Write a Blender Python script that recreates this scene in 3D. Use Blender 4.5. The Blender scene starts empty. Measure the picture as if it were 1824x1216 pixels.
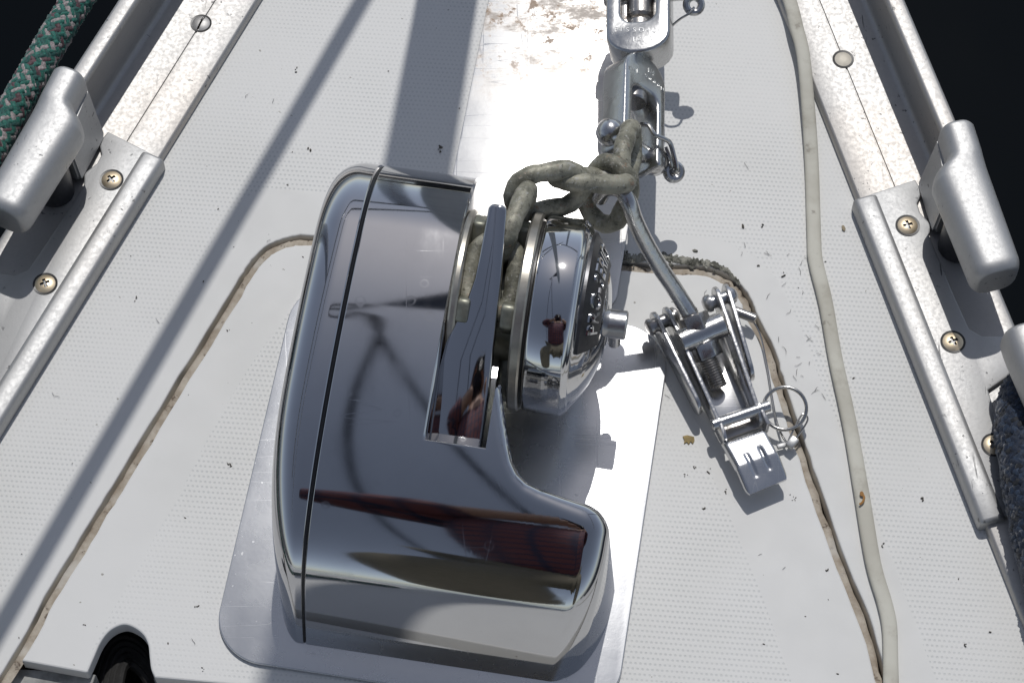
import bpy, bmesh, math, random
import numpy as np
from mathutils import Vector, Matrix
from mathutils.geometry import delaunay_2d_cdt

# ------------------------------------------------------------------ camera, world, sun
S = bpy.context.scene
COL = S.collection
F_PX, PITCH, DIST = 4290.0, math.radians(28.3), 1.287          # photo 1824 px wide
CAM = np.array([0, -DIST * math.sin(PITCH), DIST * math.cos(PITCH)])
cd = bpy.data.cameras.new('camera'); co = bpy.data.objects.new('camera', cd); COL.objects.link(co)
co.location = CAM; co.rotation_euler = (PITCH, 0, 0)
cd.sensor_width = 36; cd.lens = 36 * F_PX / 1824; cd.clip_start = 0.02; cd.clip_end = 2000
S.camera = co
SUN_AZ, SUN_ZE = math.radians(6.0), math.radians(31.0)
SUN = np.array([math.sin(SUN_AZ) * math.tan(SUN_ZE), math.cos(SUN_AZ) * math.tan(SUN_ZE), 1.0])
wd = bpy.data.worlds.new('World'); S.world = wd; wd.use_nodes = True
wn = wd.node_tree; bg = wn.nodes['Background']
sky = wn.nodes.new('ShaderNodeTexSky'); sky.sky_type = 'NISHITA'; sky.sun_disc = False
sky.sun_elevation = math.pi / 2 - SUN_ZE; sky.sun_rotation = SUN_AZ
sky.air_density = .7; sky.dust_density = .45; sky.ozone_density = 0.0
hs = wn.nodes.new('ShaderNodeHueSaturation'); hs.inputs['Saturation'].default_value = .62          # a slightly milky summer sky
wn.links.new(sky.outputs[0], hs.inputs['Color']); wn.links.new(hs.outputs[0], bg.inputs[0]); bg.inputs[1].default_value = 0.104
sl = bpy.data.lights.new('sun', 'SUN'); sl.energy = 2.15; sl.angle = math.radians(0.53); sl.color = (1.0, 0.98, 0.955)
so = bpy.data.objects.new('sun', sl); COL.objects.link(so)
so.rotation_euler = Vector(SUN).to_track_quat('Z', 'Y').to_euler(); so.location = Vector(SUN) * 3
S.view_settings.view_transform = 'Standard'; S.view_settings.look = 'None'
S.view_settings.exposure = 0.0; S.view_settings.gamma = 1.0; S.view_settings.use_curve_mapping = False
S.render.engine = 'CYCLES'
S.cycles.max_bounces = 10; S.cycles.glossy_bounces = 6; S.cycles.diffuse_bounces = 4

# ------------------------------------------------------------------ measuring helpers
_fw = np.array([0, math.sin(PITCH), -math.cos(PITCH)]); _up = np.array([0, math.cos(PITCH), math.sin(PITCH)])
def P(px, py, z=0.0):
    """point of the horizontal plane at height z seen at a pixel of the photograph"""
    d = _fw + np.array([1., 0, 0]) * (px - 912) / F_PX + _up * (608 - py) / F_PX
    return CAM + d * ((z - CAM[2]) / d[2])
def V3(p): return Vector((float(p[0]), float(p[1]), float(p[2])))
PHI = math.radians(9.2)
EX = np.array([math.cos(PHI), -math.sin(PHI), 0]); EY = np.array([math.sin(PHI), math.cos(PHI), 0]); EZ = np.array([0, 0, 1.])
_o = P(962, 558, .070); O_W = np.array([_o[0], _o[1], 0])
def W(a, b, z):                                                   # windlass frame, millimetres
    return O_W + EX * a * .001 + EY * b * .001 + EZ * z * .001
def rail_axes(side):
    if side < 0:
        A = math.radians(24.3); return np.array([-math.cos(A), math.sin(A), 0]), np.array([math.sin(A), math.cos(A), 0]), .2240
    A = math.radians(15.0); return np.array([math.cos(A), math.sin(A), 0]), np.array([-math.sin(A), math.cos(A), 0]), .2058
def RL(side, u, v, z):                                            # rail frame, millimetres
    n, t, v0 = rail_axes(side); return n * (v0 + v * .001) + t * u * .001 + EZ * z * .001

# ------------------------------------------------------------------ object helpers
def thing(name, label, cat, loc, group=None):
    o = bpy.data.objects.new(name, None); COL.objects.link(o); o.location = V3(loc)
    o.empty_display_size = .02
    o['label'] = label; o['category'] = cat
    if group: o['group'] = group
    return o
def tag(o, label, cat, group=None):
    o['label'] = label; o['category'] = cat
    if group: o['group'] = group
    return o
def wloc(o):
    l = Vector((0, 0, 0))
    while o is not None: l += o.location; o = o.parent
    return l
def obj(name, bm, mats, parent=None, angle=35, loc=None, label=None, kind=None, flip=True):
    if flip: bmesh.ops.recalc_face_normals(bm, faces=bm.faces)
    off = wloc(parent) if parent is not None else (V3(loc) if loc is not None else Vector((0, 0, 0)))
    if off.length > 0: bmesh.ops.translate(bm, verts=bm.verts, vec=-off)
    lim = math.radians(angle)
    for e in bm.edges:
        if len(e.link_faces) == 2: e.smooth = e.calc_face_angle(0) < lim
    for f in bm.faces: f.smooth = True
    me = bpy.data.meshes.new(name); bm.to_mesh(me); bm.free()
    for m in (mats if isinstance(mats, (list, tuple)) else [mats]): me.materials.append(m)
    o = bpy.data.objects.new(name, me); COL.objects.link(o)
    if parent is not None: o.parent = parent
    elif loc is not None: o.location = V3(loc)
    if label: o['label'] = label
    if kind: o['kind'] = kind
    return o

def frame(o, x, y, z):
    m = Matrix.Identity(4)
    for i, a in enumerate((x, y, z)):
        for j in range(3): m[j][i] = float(a[j])
    for j in range(3): m[j][3] = float(o[j])
    return m
def nrm(v): v = np.array(v, float); return v / np.linalg.norm(v)
def tube(bm, pts, r, segs=10, closed=False, up=(0.03, 0.02, 1), flat=1.0, cap=True, mat=0):
    pts = [np.array(p, float) for p in pts]; n = len(pts)
    rs = r if hasattr(r, '__len__') else [r] * n
    rings = []; u = None
    for i in range(n):
        if closed: t = pts[(i + 1) % n] - pts[i - 1]
        else: t = pts[min(i + 1, n - 1)] - pts[max(i - 1, 0)]
        t = nrm(t)
        if u is None:
            u = np.array(up, float)
            if abs(nrm(u) @ t) > .95: u = np.array([1., .1, 0])
        u = nrm(u - t * (u @ t)); s = np.cross(t, u)
        rings.append([bm.verts.new(V3(pts[i] + (s * math.cos(q) + u * math.sin(q) * flat) * rs[i])) for q in [2 * math.pi * k / segs for k in range(segs)]])
    m = n if closed else n - 1
    for i in range(m):
        A, B = rings[i], rings[(i + 1) % n]
        off = 0
        if closed and i == n - 1:
            off = min(range(segs), key=lambda k: sum((A[j].co - B[(j + k) % segs].co).length for j in range(segs)))
        for k in range(segs):
            f = bm.faces.new((A[k], A[(k + 1) % segs], B[(k + 1 + off) % segs], B[(k + off) % segs])); f.material_index = mat
    if cap and not closed:
        for R in (rings[0], rings[-1]):
            f = bm.faces.new(R); f.material_index = mat
def smooth_path(pts, n=8, closed=False):
    pts = [np.array(p, float) for p in pts]; out = []; N = len(pts)
    rng = range(N) if closed else range(N - 1)
    for i in rng:
        if closed: p0, p1, p2, p3 = pts[i - 1], pts[i], pts[(i + 1) % N], pts[(i + 2) % N]
        else: p0, p1, p2, p3 = pts[max(i - 1, 0)], pts[i], pts[i + 1], pts[min(i + 2, N - 1)]
        for k in range(n):
            t = k / n
            out.append(.5 * ((2 * p1) + (p2 - p0) * t + (2 * p0 - 5 * p1 + 4 * p2 - p3) * t * t + (3 * p1 - p0 - 3 * p2 + p3) * t ** 3))
    if not closed: out.append(pts[-1])
    return out
def prism(bm, poly, z0, z1, M=None, bevel=0, segs=3, mat=0, top_only=False):
    """extrude a 2D polygon, bevel its edges, place it with matrix M"""
    b = bmesh.new()
    lo = [b.verts.new((float(x), float(y), z0)) for x, y in poly]; hi = [b.verts.new((float(x), float(y), z1)) for x, y in poly]
    n = len(poly)
    b.faces.new(lo[::-1]); b.faces.new(hi)
    for i in range(n): b.faces.new((lo[i], lo[(i + 1) % n], hi[(i + 1) % n], hi[i]))
    bmesh.ops.recalc_face_normals(b, faces=b.faces)
    if bevel:
        hs = set(hi)
        ed = [e for e in b.edges if e.calc_face_angle(0) > math.radians(30) and (not top_only or (e.verts[0] in hs and e.verts[1] in hs))]
        bmesh.ops.bevel(b, geom=ed, offset=bevel, segments=segs, affect='EDGES', profile=.5, clamp_overlap=True)
    for f in b.faces: f.material_index = mat
    if M is not None: bmesh.ops.transform(b, matrix=M, verts=b.verts)
    t = bpy.data.meshes.new('tmp'); b.to_mesh(t); b.free(); bm.from_mesh(t); bpy.data.meshes.remove(t)
def lathe(bm, prof, M=None, segs=32, mat=0, arc=None):
    """prof: (radius, height) list turned round local Z"""
    rings = []
    for r, h in prof:
        if r < 1e-7: rings.append([bm.verts.new((0, 0, h))])
        else: rings.append([bm.verts.new((r * math.cos(2 * math.pi * k / segs), r * math.sin(2 * math.pi * k / segs), h)) for k in range(segs)])
    fs = []
    for A, B in zip(rings, rings[1:]):
        for k in range(segs):
            k2 = (k + 1) % segs
            if len(A) == 1 and len(B) == 1: continue
            if len(A) == 1: fs.append(bm.faces.new((A[0], B[k], B[k2])))
            elif len(B) == 1: fs.append(bm.faces.new((A[k], A[k2], B[0])))
            else: fs.append(bm.faces.new((A[k], A[k2], B[k2], B[k])))
    for R in (rings[0], rings[-1]):
        if len(R) > 1: fs.append(bm.faces.new(R))
    for f in fs: f.material_index = mat
    if M is not None: bmesh.ops.transform(bm, matrix=M, verts=[v for R in rings for v in R])
def axisM(p0, d, hint=(0, 0, 1)):
    z = nrm(d); h = np.array(hint, float)
    if abs(nrm(h) @ z) > .98: h = np.array([1., 0, 0])
    x = nrm(h - z * (h @ z)); y = np.cross(z, x); return frame(p0, x, y, z)
def cyl(bm, p0, p1, r, bev=.0006, segs=24, mat=0):
    p0 = np.array(p0, float); p1 = np.array(p1, float); L = np.linalg.norm(p1 - p0)
    lathe(bm, [(0, 0), (r - bev, 0), (r, bev), (r, L - bev), (r - bev, L), (0, L)], axisM(p0, p1 - p0), segs, mat)
def inside(p, poly):
    x, y = p; c = False; n = len(poly)
    for i in range(n):
        x1, y1 = poly[i]; x2, y2 = poly[i - 1]
        if (y1 > y) != (y2 > y) and x < (x2 - x1) * (y - y1) / (y2 - y1) + x1: c = not c
    return c
def offset_poly(pl, d, closed=True):
    """shift a polyline sideways by d (positive = right of travel)"""
    pl = [np.array(p[:2], float) for p in pl]; n = len(pl); out = []
    for i in range(n):
        a = pl[i - 1] if (closed or i > 0) else pl[i]; b = pl[(i + 1) % n] if (closed or i < n - 1) else pl[i]
        t = b - a; t = t / np.linalg.norm(t); out.append(pl[i] + np.array([t[1], -t[0]]) * d)
    return out
def area(pl): return sum(pl[i - 1][0] * pl[i][1] - pl[i][0] * pl[i - 1][1] for i in range(len(pl))) / 2
def slab(bm, outer, holes, z1, z0, regions=(), edge=.0008):
    """flat slab with holes, softened rim, material 1 inside the region polygons"""
    loops = [outer] + list(holes); allp = []; edges = []; tops = []
    for li, lp in enumerate(loops):
        ccw = area(lp) > 0
        inn = offset_poly(lp, (-edge if ccw else edge) if li == 0 else (edge if ccw else -edge))
        tops.append(inn)
    for lp in tops + list(regions):
        s = len(allp); n = len(lp); allp += [Vector((float(p[0]), float(p[1]))) for p in lp]
        edges += [(s + i, s + (i + 1) % n) for i in range(n)]
    vs, es, fs = delaunay_2d_cdt(allp, edges, [], 0, 1e-7)[:3]
    bv = {}
    for f in fs:
        c = sum((vs[i] for i in f), Vector((0, 0))) / len(f)
        if not inside(c, tops[0]) or any(inside(c, h) for h in tops[1:]): continue
        for i in f:
            if i not in bv: bv[i] = bm.verts.new((vs[i][0], vs[i][1], z1))
        try: nf = bm.faces.new([bv[i] for i in f])
        except ValueError: continue
        nf.material_index = 1 if any(inside(c, r) for r in regions) else 0
    for tp, lp in zip(tops, loops):
        R0 = [bm.verts.new((float(p[0]), float(p[1]), z1)) for p in tp]
        Rm = [bm.verts.new((float(p[0] + (q[0] - p[0]) * .7), float(p[1] + (q[1] - p[1]) * .7), z1 - edge * .3)) for p, q in zip(tp, lp)]
        R1 = [bm.verts.new((float(p[0]), float(p[1]), z1 - edge)) for p in lp]
        R2 = [bm.verts.new((float(p[0]), float(p[1]), z0)) for p in lp]
        n = len(lp)
        for A, B in ((R0, Rm), (Rm, R1), (R1, R2)):
            for i in range(n): bm.faces.new((A[i], A[(i + 1) % n], B[(i + 1) % n], B[i]))
    bmesh.ops.remove_doubles(bm, verts=bm.verts, dist=1e-6)
def text_mesh(body, size, depth=.0004):
    c = bpy.data.curves.new('lettering', 'FONT'); c.body = body; c.size = size; c.extrude = depth / 2; c.align_x = 'CENTER'; c.align_y = 'CENTER'
    c.resolution_u = 3
    o = bpy.data.objects.new('lettering', c); COL.objects.link(o)
    me = bpy.data.meshes.new_from_object(o.evaluated_get(bpy.context.evaluated_depsgraph_get()))
    bpy.data.objects.remove(o); bpy.data.curves.remove(c)
    bm = bmesh.new(); bm.from_mesh(me); bpy.data.meshes.remove(me); return bm

# ------------------------------------------------------------------ materials
class Mat:
    def __init__(s, name):
        s.m = bpy.data.materials.new(name); s.m.use_nodes = True; s.t = s.m.node_tree; s.b = s.t.nodes['Principled BSDF']
        s.tc = s.t.nodes.new('ShaderNodeTexCoord').outputs['Object']
    def node(s, typ, **kw):
        n = s.t.nodes.new(typ)
        for k, v in kw.items(): setattr(n, k, v)
        return n
    def put(s, inp, v):
        if hasattr(v, 'links') or hasattr(v, 'is_linked'): s.t.links.new(v, inp)
        else: inp.default_value = v
    def math(s, op, a, b=None, c=None):
        n = s.node('ShaderNodeMath', operation=op); s.put(n.inputs[0], a)
        if b is not None: s.put(n.inputs[1], b)
        if c is not None: s.put(n.inputs[2], c)
        return n.outputs[0]
    def coords(s, scale=(1, 1, 1), rot=(0, 0, 0), src=None):
        n = s.node('ShaderNodeMapping'); s.put(n.inputs[0], src or s.tc); n.inputs['Scale'].default_value = scale; n.inputs['Rotation'].default_value = rot
        return n.outputs[0]
    def noise(s, scale, detail=4, rough=.55, co=None, dist=0):
        n = s.node('ShaderNodeTexNoise'); s.put(n.inputs['Vector'], co or s.tc)
        n.inputs['Scale'].default_value = scale; n.inputs['Detail'].default_value = detail; n.inputs['Roughness'].default_value = rough; n.inputs['Distortion'].default_value = dist
        return n.outputs[0]
    def ramp(s, v, lo, hi, a=0., b=1.):
        n = s.node('ShaderNodeMapRange', interpolation_type='SMOOTHSTEP'); s.put(n.inputs[0], v)
        n.inputs[1].default_value = lo; n.inputs[2].default_value = hi; n.inputs[3].default_value = a; n.inputs[4].default_value = b
        return n.outputs[0]
    def mix(s, fac, a, b):
        n = s.node('ShaderNodeMix', data_type='RGBA'); s.put(n.inputs[0], fac)
        for i, v in ((6, a), (7, b)):
            if isinstance(v, tuple): n.inputs[i].default_value = (*v, 1)
            else: s.put(n.inputs[i], v)
        return n.outputs[2]
    def scratch(s, scale, width, co=None, dist=0):
        """thin wandering lines"""
        v = s.noise(scale, 2, .5, co, dist)
        return s.ramp(s.math('ABSOLUTE', s.math('SUBTRACT', v, .5)), 0, width, 1, 0)
    def bump(s, h, strength, dist):
        n = s.node('ShaderNodeBump'); n.inputs['Strength'].default_value = strength; n.inputs['Distance'].default_value = dist; s.put(n.inputs['Height'], h)
        s.put(s.b.inputs['Normal'], n.outputs[0])
    def set(s, **kw):
        for k, v in kw.items():
            i = s.b.inputs[{'color': 'Base Color', 'metal': 'Metallic', 'rough': 'Roughness', 'spec': 'Specular IOR Level', 'ior': 'IOR', 'coat': 'Coat Weight', 'coatr': 'Coat Roughness', 'sheen': 'Sheen Weight', 'trans': 'Transmission Weight', 'aniso': 'Anisotropic'}[k]]
            if isinstance(v, tuple) and len(v) == 3: v = (*v, 1)
            s.put(i, v)
        return s

GEL = (.705, .70, .675)
def gelcoat(name, skid):
    M = Mat(name)
    big = M.noise(7, 4, .6); fine = M.noise(420, 3, .6)
    grime = M.ramp(big, .45, .75)
    c = M.mix(grime, GEL, (.665, .66, .63))
    spots = M.ramp(M.noise(310, 2, .4), .76, .79)
    c = M.mix(M.math('MULTIPLY', spots, .65), c, (.16, .14, .10))
    if skid:
        co = M.coords((1, 1, 1), (0, 0, math.radians(4.65)))
        sx = M.node('ShaderNodeSeparateXYZ'); M.put(sx.inputs[0], co)
        row = M.math('DIVIDE', sx.outputs[1], .0029); par = M.math('FLOOR', row)
        fy = M.math('ABSOLUTE', M.math('SINE', M.math('MULTIPLY', row, math.pi)))
        fx = M.math('SINE', M.math('ADD', M.math('MULTIPLY', sx.outputs[0], 2 * math.pi / .00245), M.math('MULTIPLY', par, math.pi)))
        fx = M.math('POWER', M.math('ADD', M.math('MULTIPLY', fx, .5), .5), .55)
        pit = M.ramp(M.math('MULTIPLY', M.math('POWER', fy, 1.6), fx), .50, .86)
        wear = M.ramp(M.noise(8, 5, .65), .34, .62)
        pitw = M.math('MULTIPLY', pit, M.math('ADD', M.math('MULTIPLY', wear, .8), .2))
        c = M.mix(M.math('MULTIPLY', pitw, .33), c, (.34, .365, .365))
        M.bump(M.math('SUBTRACT', M.math('MULTIPLY', fine, .12), pitw), .42, .0003)
        M.set(rough=.52, spec=.35)
    else:
        M.bump(fine, .10, .0003); M.set(rough=M.ramp(M.noise(60, 4), .3, .7, .50, .58), spec=.28)
    M.set(color=c); return M.m
def steel(name, col=(.62, .62, .61), rough=(.03, .09), scr=.25, sscale=30, dents=0, marks=False):
    M = Mat(name)
    r = M.ramp(M.noise(45, 5, .6), .35, .75, rough[0], rough[1])
    s1 = M.scratch(sscale, .004, M.coords((1, .05, .3), (0, 0, .4))); s2 = M.scratch(sscale * 2.3, .004, M.coords((.06, 1, .3), (0, 0, -.7)))
    s = M.math('MAXIMUM', s1, s2); s = M.math('MULTIPLY', s, M.ramp(M.noise(18, 2), .48, .62))
    r = M.math('ADD', r, M.math('MULTIPLY', s, scr))
    sm = M.ramp(M.noise(25, 5, .65), .42, .8)
    if marks:                                                      # dried water spots and wiped smears
        v = M.node('ShaderNodeTexVoronoi', feature='F1'); v.inputs['Scale'].default_value = 75; v.inputs['Randomness'].default_value = 1; M.put(v.inputs['Vector'], M.tc)
        dot = M.ramp(M.math('ABSOLUTE', M.math('SUBTRACT', v.outputs['Distance'], .17)), .0, .07, 1, 0); dot = M.math('MULTIPLY', dot, M.ramp(M.noise(40, 2), .52, .6))
        wipe = M.ramp(M.noise(30, 5, .7, M.coords((1, .3, .6), (0, 0, .8))), .50, .72)
        r = M.math('ADD', r, M.math('ADD', M.math('MULTIPLY', dot, .05), M.math('MULTIPLY', wipe, .022)))
    M.set(color=M.mix(M.math('MULTIPLY', sm, .25), col, tuple(x * .78 for x in col)), metal=1.0, rough=r)
    if dents: M.bump(M.noise(dents, 3, .5), .12, .0015)
    return M.m
def alloy(name, col=(.74, .73, .71), metal=.85, warm=.14):
    """weathered anodised aluminium"""
    M = Mat(name)
    n = M.noise(30, 8, .75); n2 = M.noise(9, 3)
    c = M.mix(M.math('MULTIPLY', M.ramp(n, .35, .8), .30), col, tuple(x * .74 for x in col))
    c = M.mix(M.math('MULTIPLY', M.ramp(n2, .42, .68), warm), c, (.66, .54, .42))
    pits = M.ramp(M.noise(330, 3, .5), .655, .70); spare = M.ramp(M.noise(30, 3, .6), .46, .62)
    pits = M.math('MULTIPLY', pits, spare)
    nick = M.ramp(M.noise(420, 2, .4, M.coords((1, .12, 1), (0, 0, .9))), .70, .74); nick = M.math('MULTIPLY', nick, M.ramp(M.noise(26, 3), .5, .62))
    d = M.math('MAXIMUM', pits, nick)
    c = M.mix(M.math('MULTIPLY', d, .8), c, (.11, .11, .11))
    M.set(color=c, metal=metal, rough=M.ramp(M.noise(500, 4), .3, .75, .50, .60))
    M.bump(M.math('ADD', M.math('MULTIPLY', M.noise(900, 3, .6), .30), M.math('MULTIPLY', d, -1.)), .22, .0005)
    return M.m
def plain(name, col, rough=.5, metal=0, var=.2, nscale=120, bump=.2, bd=.0006, spec=.5):
    M = Mat(name); n = M.noise(nscale, 5, .6)
    M.set(color=M.mix(M.ramp(n, .35, .7), col, tuple(max(0, x * (1 - var)) for x in col)), rough=rough, metal=metal, spec=spec)
    if bump: M.bump(n, bump, bd)
    return M.m

m_gel = gelcoat('gelcoat_smooth', False); m_skid = gelcoat('gelcoat_nonskid', True)
m_chrome = steel('polished_stainless', (.54, .54, .545), (.040, .060), .08, 22, 0, True)
m_chrome_side = steel('polished_stainless_side', (.52, .52, .53), (.040, .065), .08, 22, 0, True)
m_jaw = steel('cast_stainless', (.52, .52, .515), (.24, .38), .2, 60, 240)
m_fit = steel('fitting_stainless', (.56, .555, .55), (.20, .34), .2, 70, 300)
m_dull = steel('dull_stainless', (.45, .43, .41), (.25, .40), .2, 60, 300)
m_cap = steel('cap_stainless', (.60, .60, .605), (.04, .10), .2, 50)
m_alloy = alloy('rail_alloy', (.44, .432, .42)); m_chock = alloy('chock_alloy', (.47, .47, .465), .80, .06)
m_rubber = plain('black_rubber', (.025, .026, .03), .45, 0, .4, 200)
m_gasket = plain('dark_gasket', (.035, .034, .033), .38, .0, .4, 160)
m_gap = plain('gap_dark', (.075, .055, .038), .85, 0, .7, 150, .6)  # dark brown floor colour for the gap round the hatch
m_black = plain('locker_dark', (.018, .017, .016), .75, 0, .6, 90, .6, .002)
m_screw = steel('bronzed_screw', (.80, .66, .46), (.34, .48), .1, 90)
m_bronze = plain('gypsy_bronze', (.33, .33, .27), .42, .75, .45, 90, .3, .0006)
m_flange = plain('gypsy_flange', (.50, .47, .41), .34, .9, .25, 120, .15, .0003)
m_recess = plain('recess_dark', (.02, .018, .016), .95, 0, .3, 300, 0, spec=.02)
m_tab = steel('pressed_stainless', (.62, .62, .625), (.20, .28), .1, 60)
m_strip2 = steel('channel_stainless', (.66, .655, .65), (.18, .24), .1, 50)
m_wire = steel('wire_stainless', (.5, .49, .47), (.18, .3), .1, 90)

def mk_strip():
    """brushed stainless wear strip: rust coloured stains towards the bow"""
    M = Mat('brushed_strip')
    sx = M.node('ShaderNodeSeparateXYZ'); M.put(sx.inputs[0], M.tc)
    co = M.coords((1, 1, 1))
    zone = M.ramp(sx.outputs[1], .010, .075)                       # local y of the strip, metres
    st = M.ramp(M.noise(26, 7, .75, M.coords((.7, 1.3, 1))), .44, .60); st = M.math('MULTIPLY', st, zone)
    st2 = M.math('MULTIPLY', M.ramp(M.noise(75, 6, .75), .54, .63), zone)
    s1 = M.scratch(60, .008, M.coords((1, .05, 1), (0, 0, 1.2))); s2 = M.scratch(95, .008, M.coords((.06, 1, 1), (0, 0, .5)))
    s = M.math('MAXIMUM', s1, s2)
    c = M.mix(M.math('MULTIPLY', st, .8), (.72, .71, .69), (.52, .44, .36))
    c = M.mix(M.math('MULTIPLY', st2, .75), c, (.34, .21, .11))
    r = M.math('ADD', M.ramp(M.noise(55, 4), .3, .7, .33, .37), M.math('MULTIPLY', s, -.10))
    r = M.math('ADD', r, M.math('MULTIPLY', M.math('MAXIMUM', st, st2), .35))
    M.set(color=c, metal=M.math('SUBTRACT', .88, M.math('MULTIPLY', M.math('MAXIMUM', st, st2), .88)), rough=r)
    M.bump(M.math('ADD', M.noise(420, 3), M.math('MULTIPLY', s, -.6)), .06, .0004); return M.m
m_strip = mk_strip()
def mk_pad():
    M = Mat('brushed_base_plate')
    s1 = M.scratch(45, .005, M.coords((1, .05, 1), (0, 0, .7))); s2 = M.scratch(75, .005, M.coords((.06, 1, 1), (0, 0, .35)))
    s = M.math('MULTIPLY', M.math('MAXIMUM', s1, s2), M.ramp(M.noise(22, 3), .45, .6))
    spk = M.ramp(M.noise(300, 2), .70, .74)
    r = M.math('ADD', M.ramp(M.noise(40, 4), .3, .7, .25, .29), M.math('MULTIPLY', M.math('MAXIMUM', s, spk), .10))
    M.set(color=(.64, .642, .645), metal=.88, rough=r); M.bump(M.math('ADD', M.noise(500, 3), M.math('MULTIPLY', s, -.8)), .05, .0004); return M.m
m_pad = mk_pad()
def mk_chain():
    M = Mat('weathered_galvanised'); n = M.noise(75, 6, .7); n2 = M.noise(260, 4, .65)
    c = M.mix(M.ramp(n, .38, .66), (.355, .34, .265), (.125, .122, .092))
    c = M.mix(M.ramp(n2, .56, .70), c, (.42, .42, .385)); c = M.mix(M.math('MULTIPLY', M.ramp(M.noise(28, 3), .55, .72), .45), c, (.19, .19, .12)); c = M.mix(M.math('MULTIPLY', M.ramp(M.noise(130, 4, .7), .60, .68), .7), c, (.24, .13, .07))
    n3 = M.noise(850, 3, .6); c = M.mix(M.math('MULTIPLY', M.ramp(n3, .60, .70), .6), c, (.50, .50, .47)); c = M.mix(M.math('MULTIPLY', M.ramp(M.noise(420, 3), .60, .68), .7), c, (.06, .055, .045))
    M.set(color=c, metal=.2, rough=M.ramp(n2, .3, .7, .42, .62)); M.bump(M.math('ADD', n2, M.math('MULTIPLY', n3, .5)), .38, .0010); return M.m
m_chain = mk_chain()
def mk_caulk():
    M = Mat('tan_sealant'); n = M.noise(70, 6, .7)
    c = M.mix(M.ramp(n, .35, .62), (.47, .415, .335), (.31, .255, .19)); c = M.mix(M.ramp(M.noise(160, 4, .7), .56, .68), c, (.10, .07, .045)); c = M.mix(M.math('MULTIPLY', M.ramp(M.noise(38, 4, .6), .52, .68), .7), c, (.55, .52, .46))
    M.set(color=c, rough=.7); M.bump(n, .5, .0012); return M.m
m_caulk = mk_caulk()
def mk_dirty():
    M = Mat('dirty_sealant'); n = M.noise(130, 6, .7)
    M.set(color=M.mix(M.ramp(n, .38, .6), (.34, .33, .28), (.07, .07, .055)), rough=.8); M.bump(n, .8, .002); return M.m
m_dirty = mk_dirty()
def mk_hose():
    M = Mat('cream_hose'); n = M.noise(25, 4, .6)
    c = M.mix(M.ramp(n, .4, .65), (.56, .545, .47), (.47, .45, .38)); c = M.mix(M.math('MULTIPLY', M.ramp(M.noise(120, 3), .68, .74), .7), c, (.22, .2, .17)); c = M.mix(M.math('MULTIPLY', M.ramp(M.noise(60, 5, .7), .52, .7), .45), c, (.34, .31, .25))
    M.set(color=c, rough=.55, spec=.3); M.bump(M.noise(200, 3), .12, .0005); return M.m
m_hose = mk_hose()
def yarn(name, col, var=.5):
    M = Mat(name); n = M.noise(900, 3, .6)
    M.set(color=M.mix(M.ramp(n, .35, .65), col, tuple(x * (1 - var) for x in col)), rough=.62, spec=.35, sheen=.3); M.bump(n, .6, .0006); return M.m
m_water = Mat('dark_water').set(color=(.003, .0045, .006), rough=.08, ior=1.33, spec=.10)
m_water.bump(m_water.noise(1.6, 3, .5), .25, .05); m_water = m_water.m
m_hull = plain('hull_paint', (.62, .63, .64), .25, 0, .06, 10, 0)

# ------------------------------------------------------------------ water and hull / deck
bm = bmesh.new()
vs = [bm.verts.new(p) for p in ((-600, -600, -1.05), (600, -600, -1.05), (600, 600, -1.05), (-600, 600, -1.05))]; bm.faces.new(vs)
obj('water', bm, m_water, kind='structure')

GAP = [(-10, 1240), (48, 1149), (91, 1067), (143, 981), (184, 913), (210, 872), (261, 787), (331, 673), (380, 594), (432, 508), (447, 484), (463, 463), (478, 449), (497, 439), (520, 432), (550, 430),
       (700, 442), (850, 454), (1000, 466), (1100, 474), (1159, 479), (1207, 482), (1240, 483), (1262, 486), (1284, 495), (1302, 507), (1315, 519), (1325, 533), (1332, 549), (1339, 568), (1368, 624), (1382, 672), (1402, 733), (1424, 797), (1452, 880), (1498, 1010), (1534, 1096), (1563, 1192), (1580, 1245), (1605, 1330)]
gap = [P(*p)[:2] for p in GAP]
gap = [np.array(p[:2]) for p in smooth_path([np.array([q[0], q[1], 0]) for q in gap], 4)]
rng = np.random.default_rng(4)
gap_out = offset_poly(gap, -.0038, False); gap_in = offset_poly(gap, .0023, False)
jit = lambda pl, k: [p + rng.normal(0, k, 2) for p in pl]
gap_in = jit(gap_in, .00022); gap_out = jit(gap_out, .00015)
def rl2(side, u, v): return RL(side, u, v, 0)[:2]
tip_l = rl2(-1, 640, 35); tip_r = rl2(1, 600, 35)
aft = -1700
deck_outer = [rl2(-1, aft, 35), rl2(1, aft, 35), tip_r, tip_l]
hole_aft_l = P(-60, 1330)[:2]; hole_aft_r = gap_out[-1]
hole = list(gap_out) + [P(1560, 1352)[:2], P(900, 1294)[:2], P(300, 1250)[:2], P(-30, 1252)[:2]]
# non-skid patterned panels on the deck, stopping short of the hatch edge
def px_poly(l): return [P(*p)[:2] for p in l]
skid_left = [rl2(-1, -900, 2), P(-330, 1500)[:2]] + px_poly([(-60, 1150), (40, 1000), (130, 850), (207, 725), (300, 560), (360, 460), (407, 385), (440, 350), (480, 335), (560, 345), (700, 358), (860, 372), (1010, 385), (1120, 400), (1190, 418), (1280, 425), (1345, 455), (1385, 500), (1420, 570), (1470, 700), (1530, 850), (1590, 1000), (1660, 1190), (1760, 1500)]) + [rl2(1, -900, 2), rl2(1, 560, 2), rl2(-1, 600, 2)]
bm = bmesh.new()
slab(bm, deck_outer, [hole], 0.0, -.014, [skid_left])
deck = obj('deck', bm, [m_gel, m_skid], kind='structure', angle=12)
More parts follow.
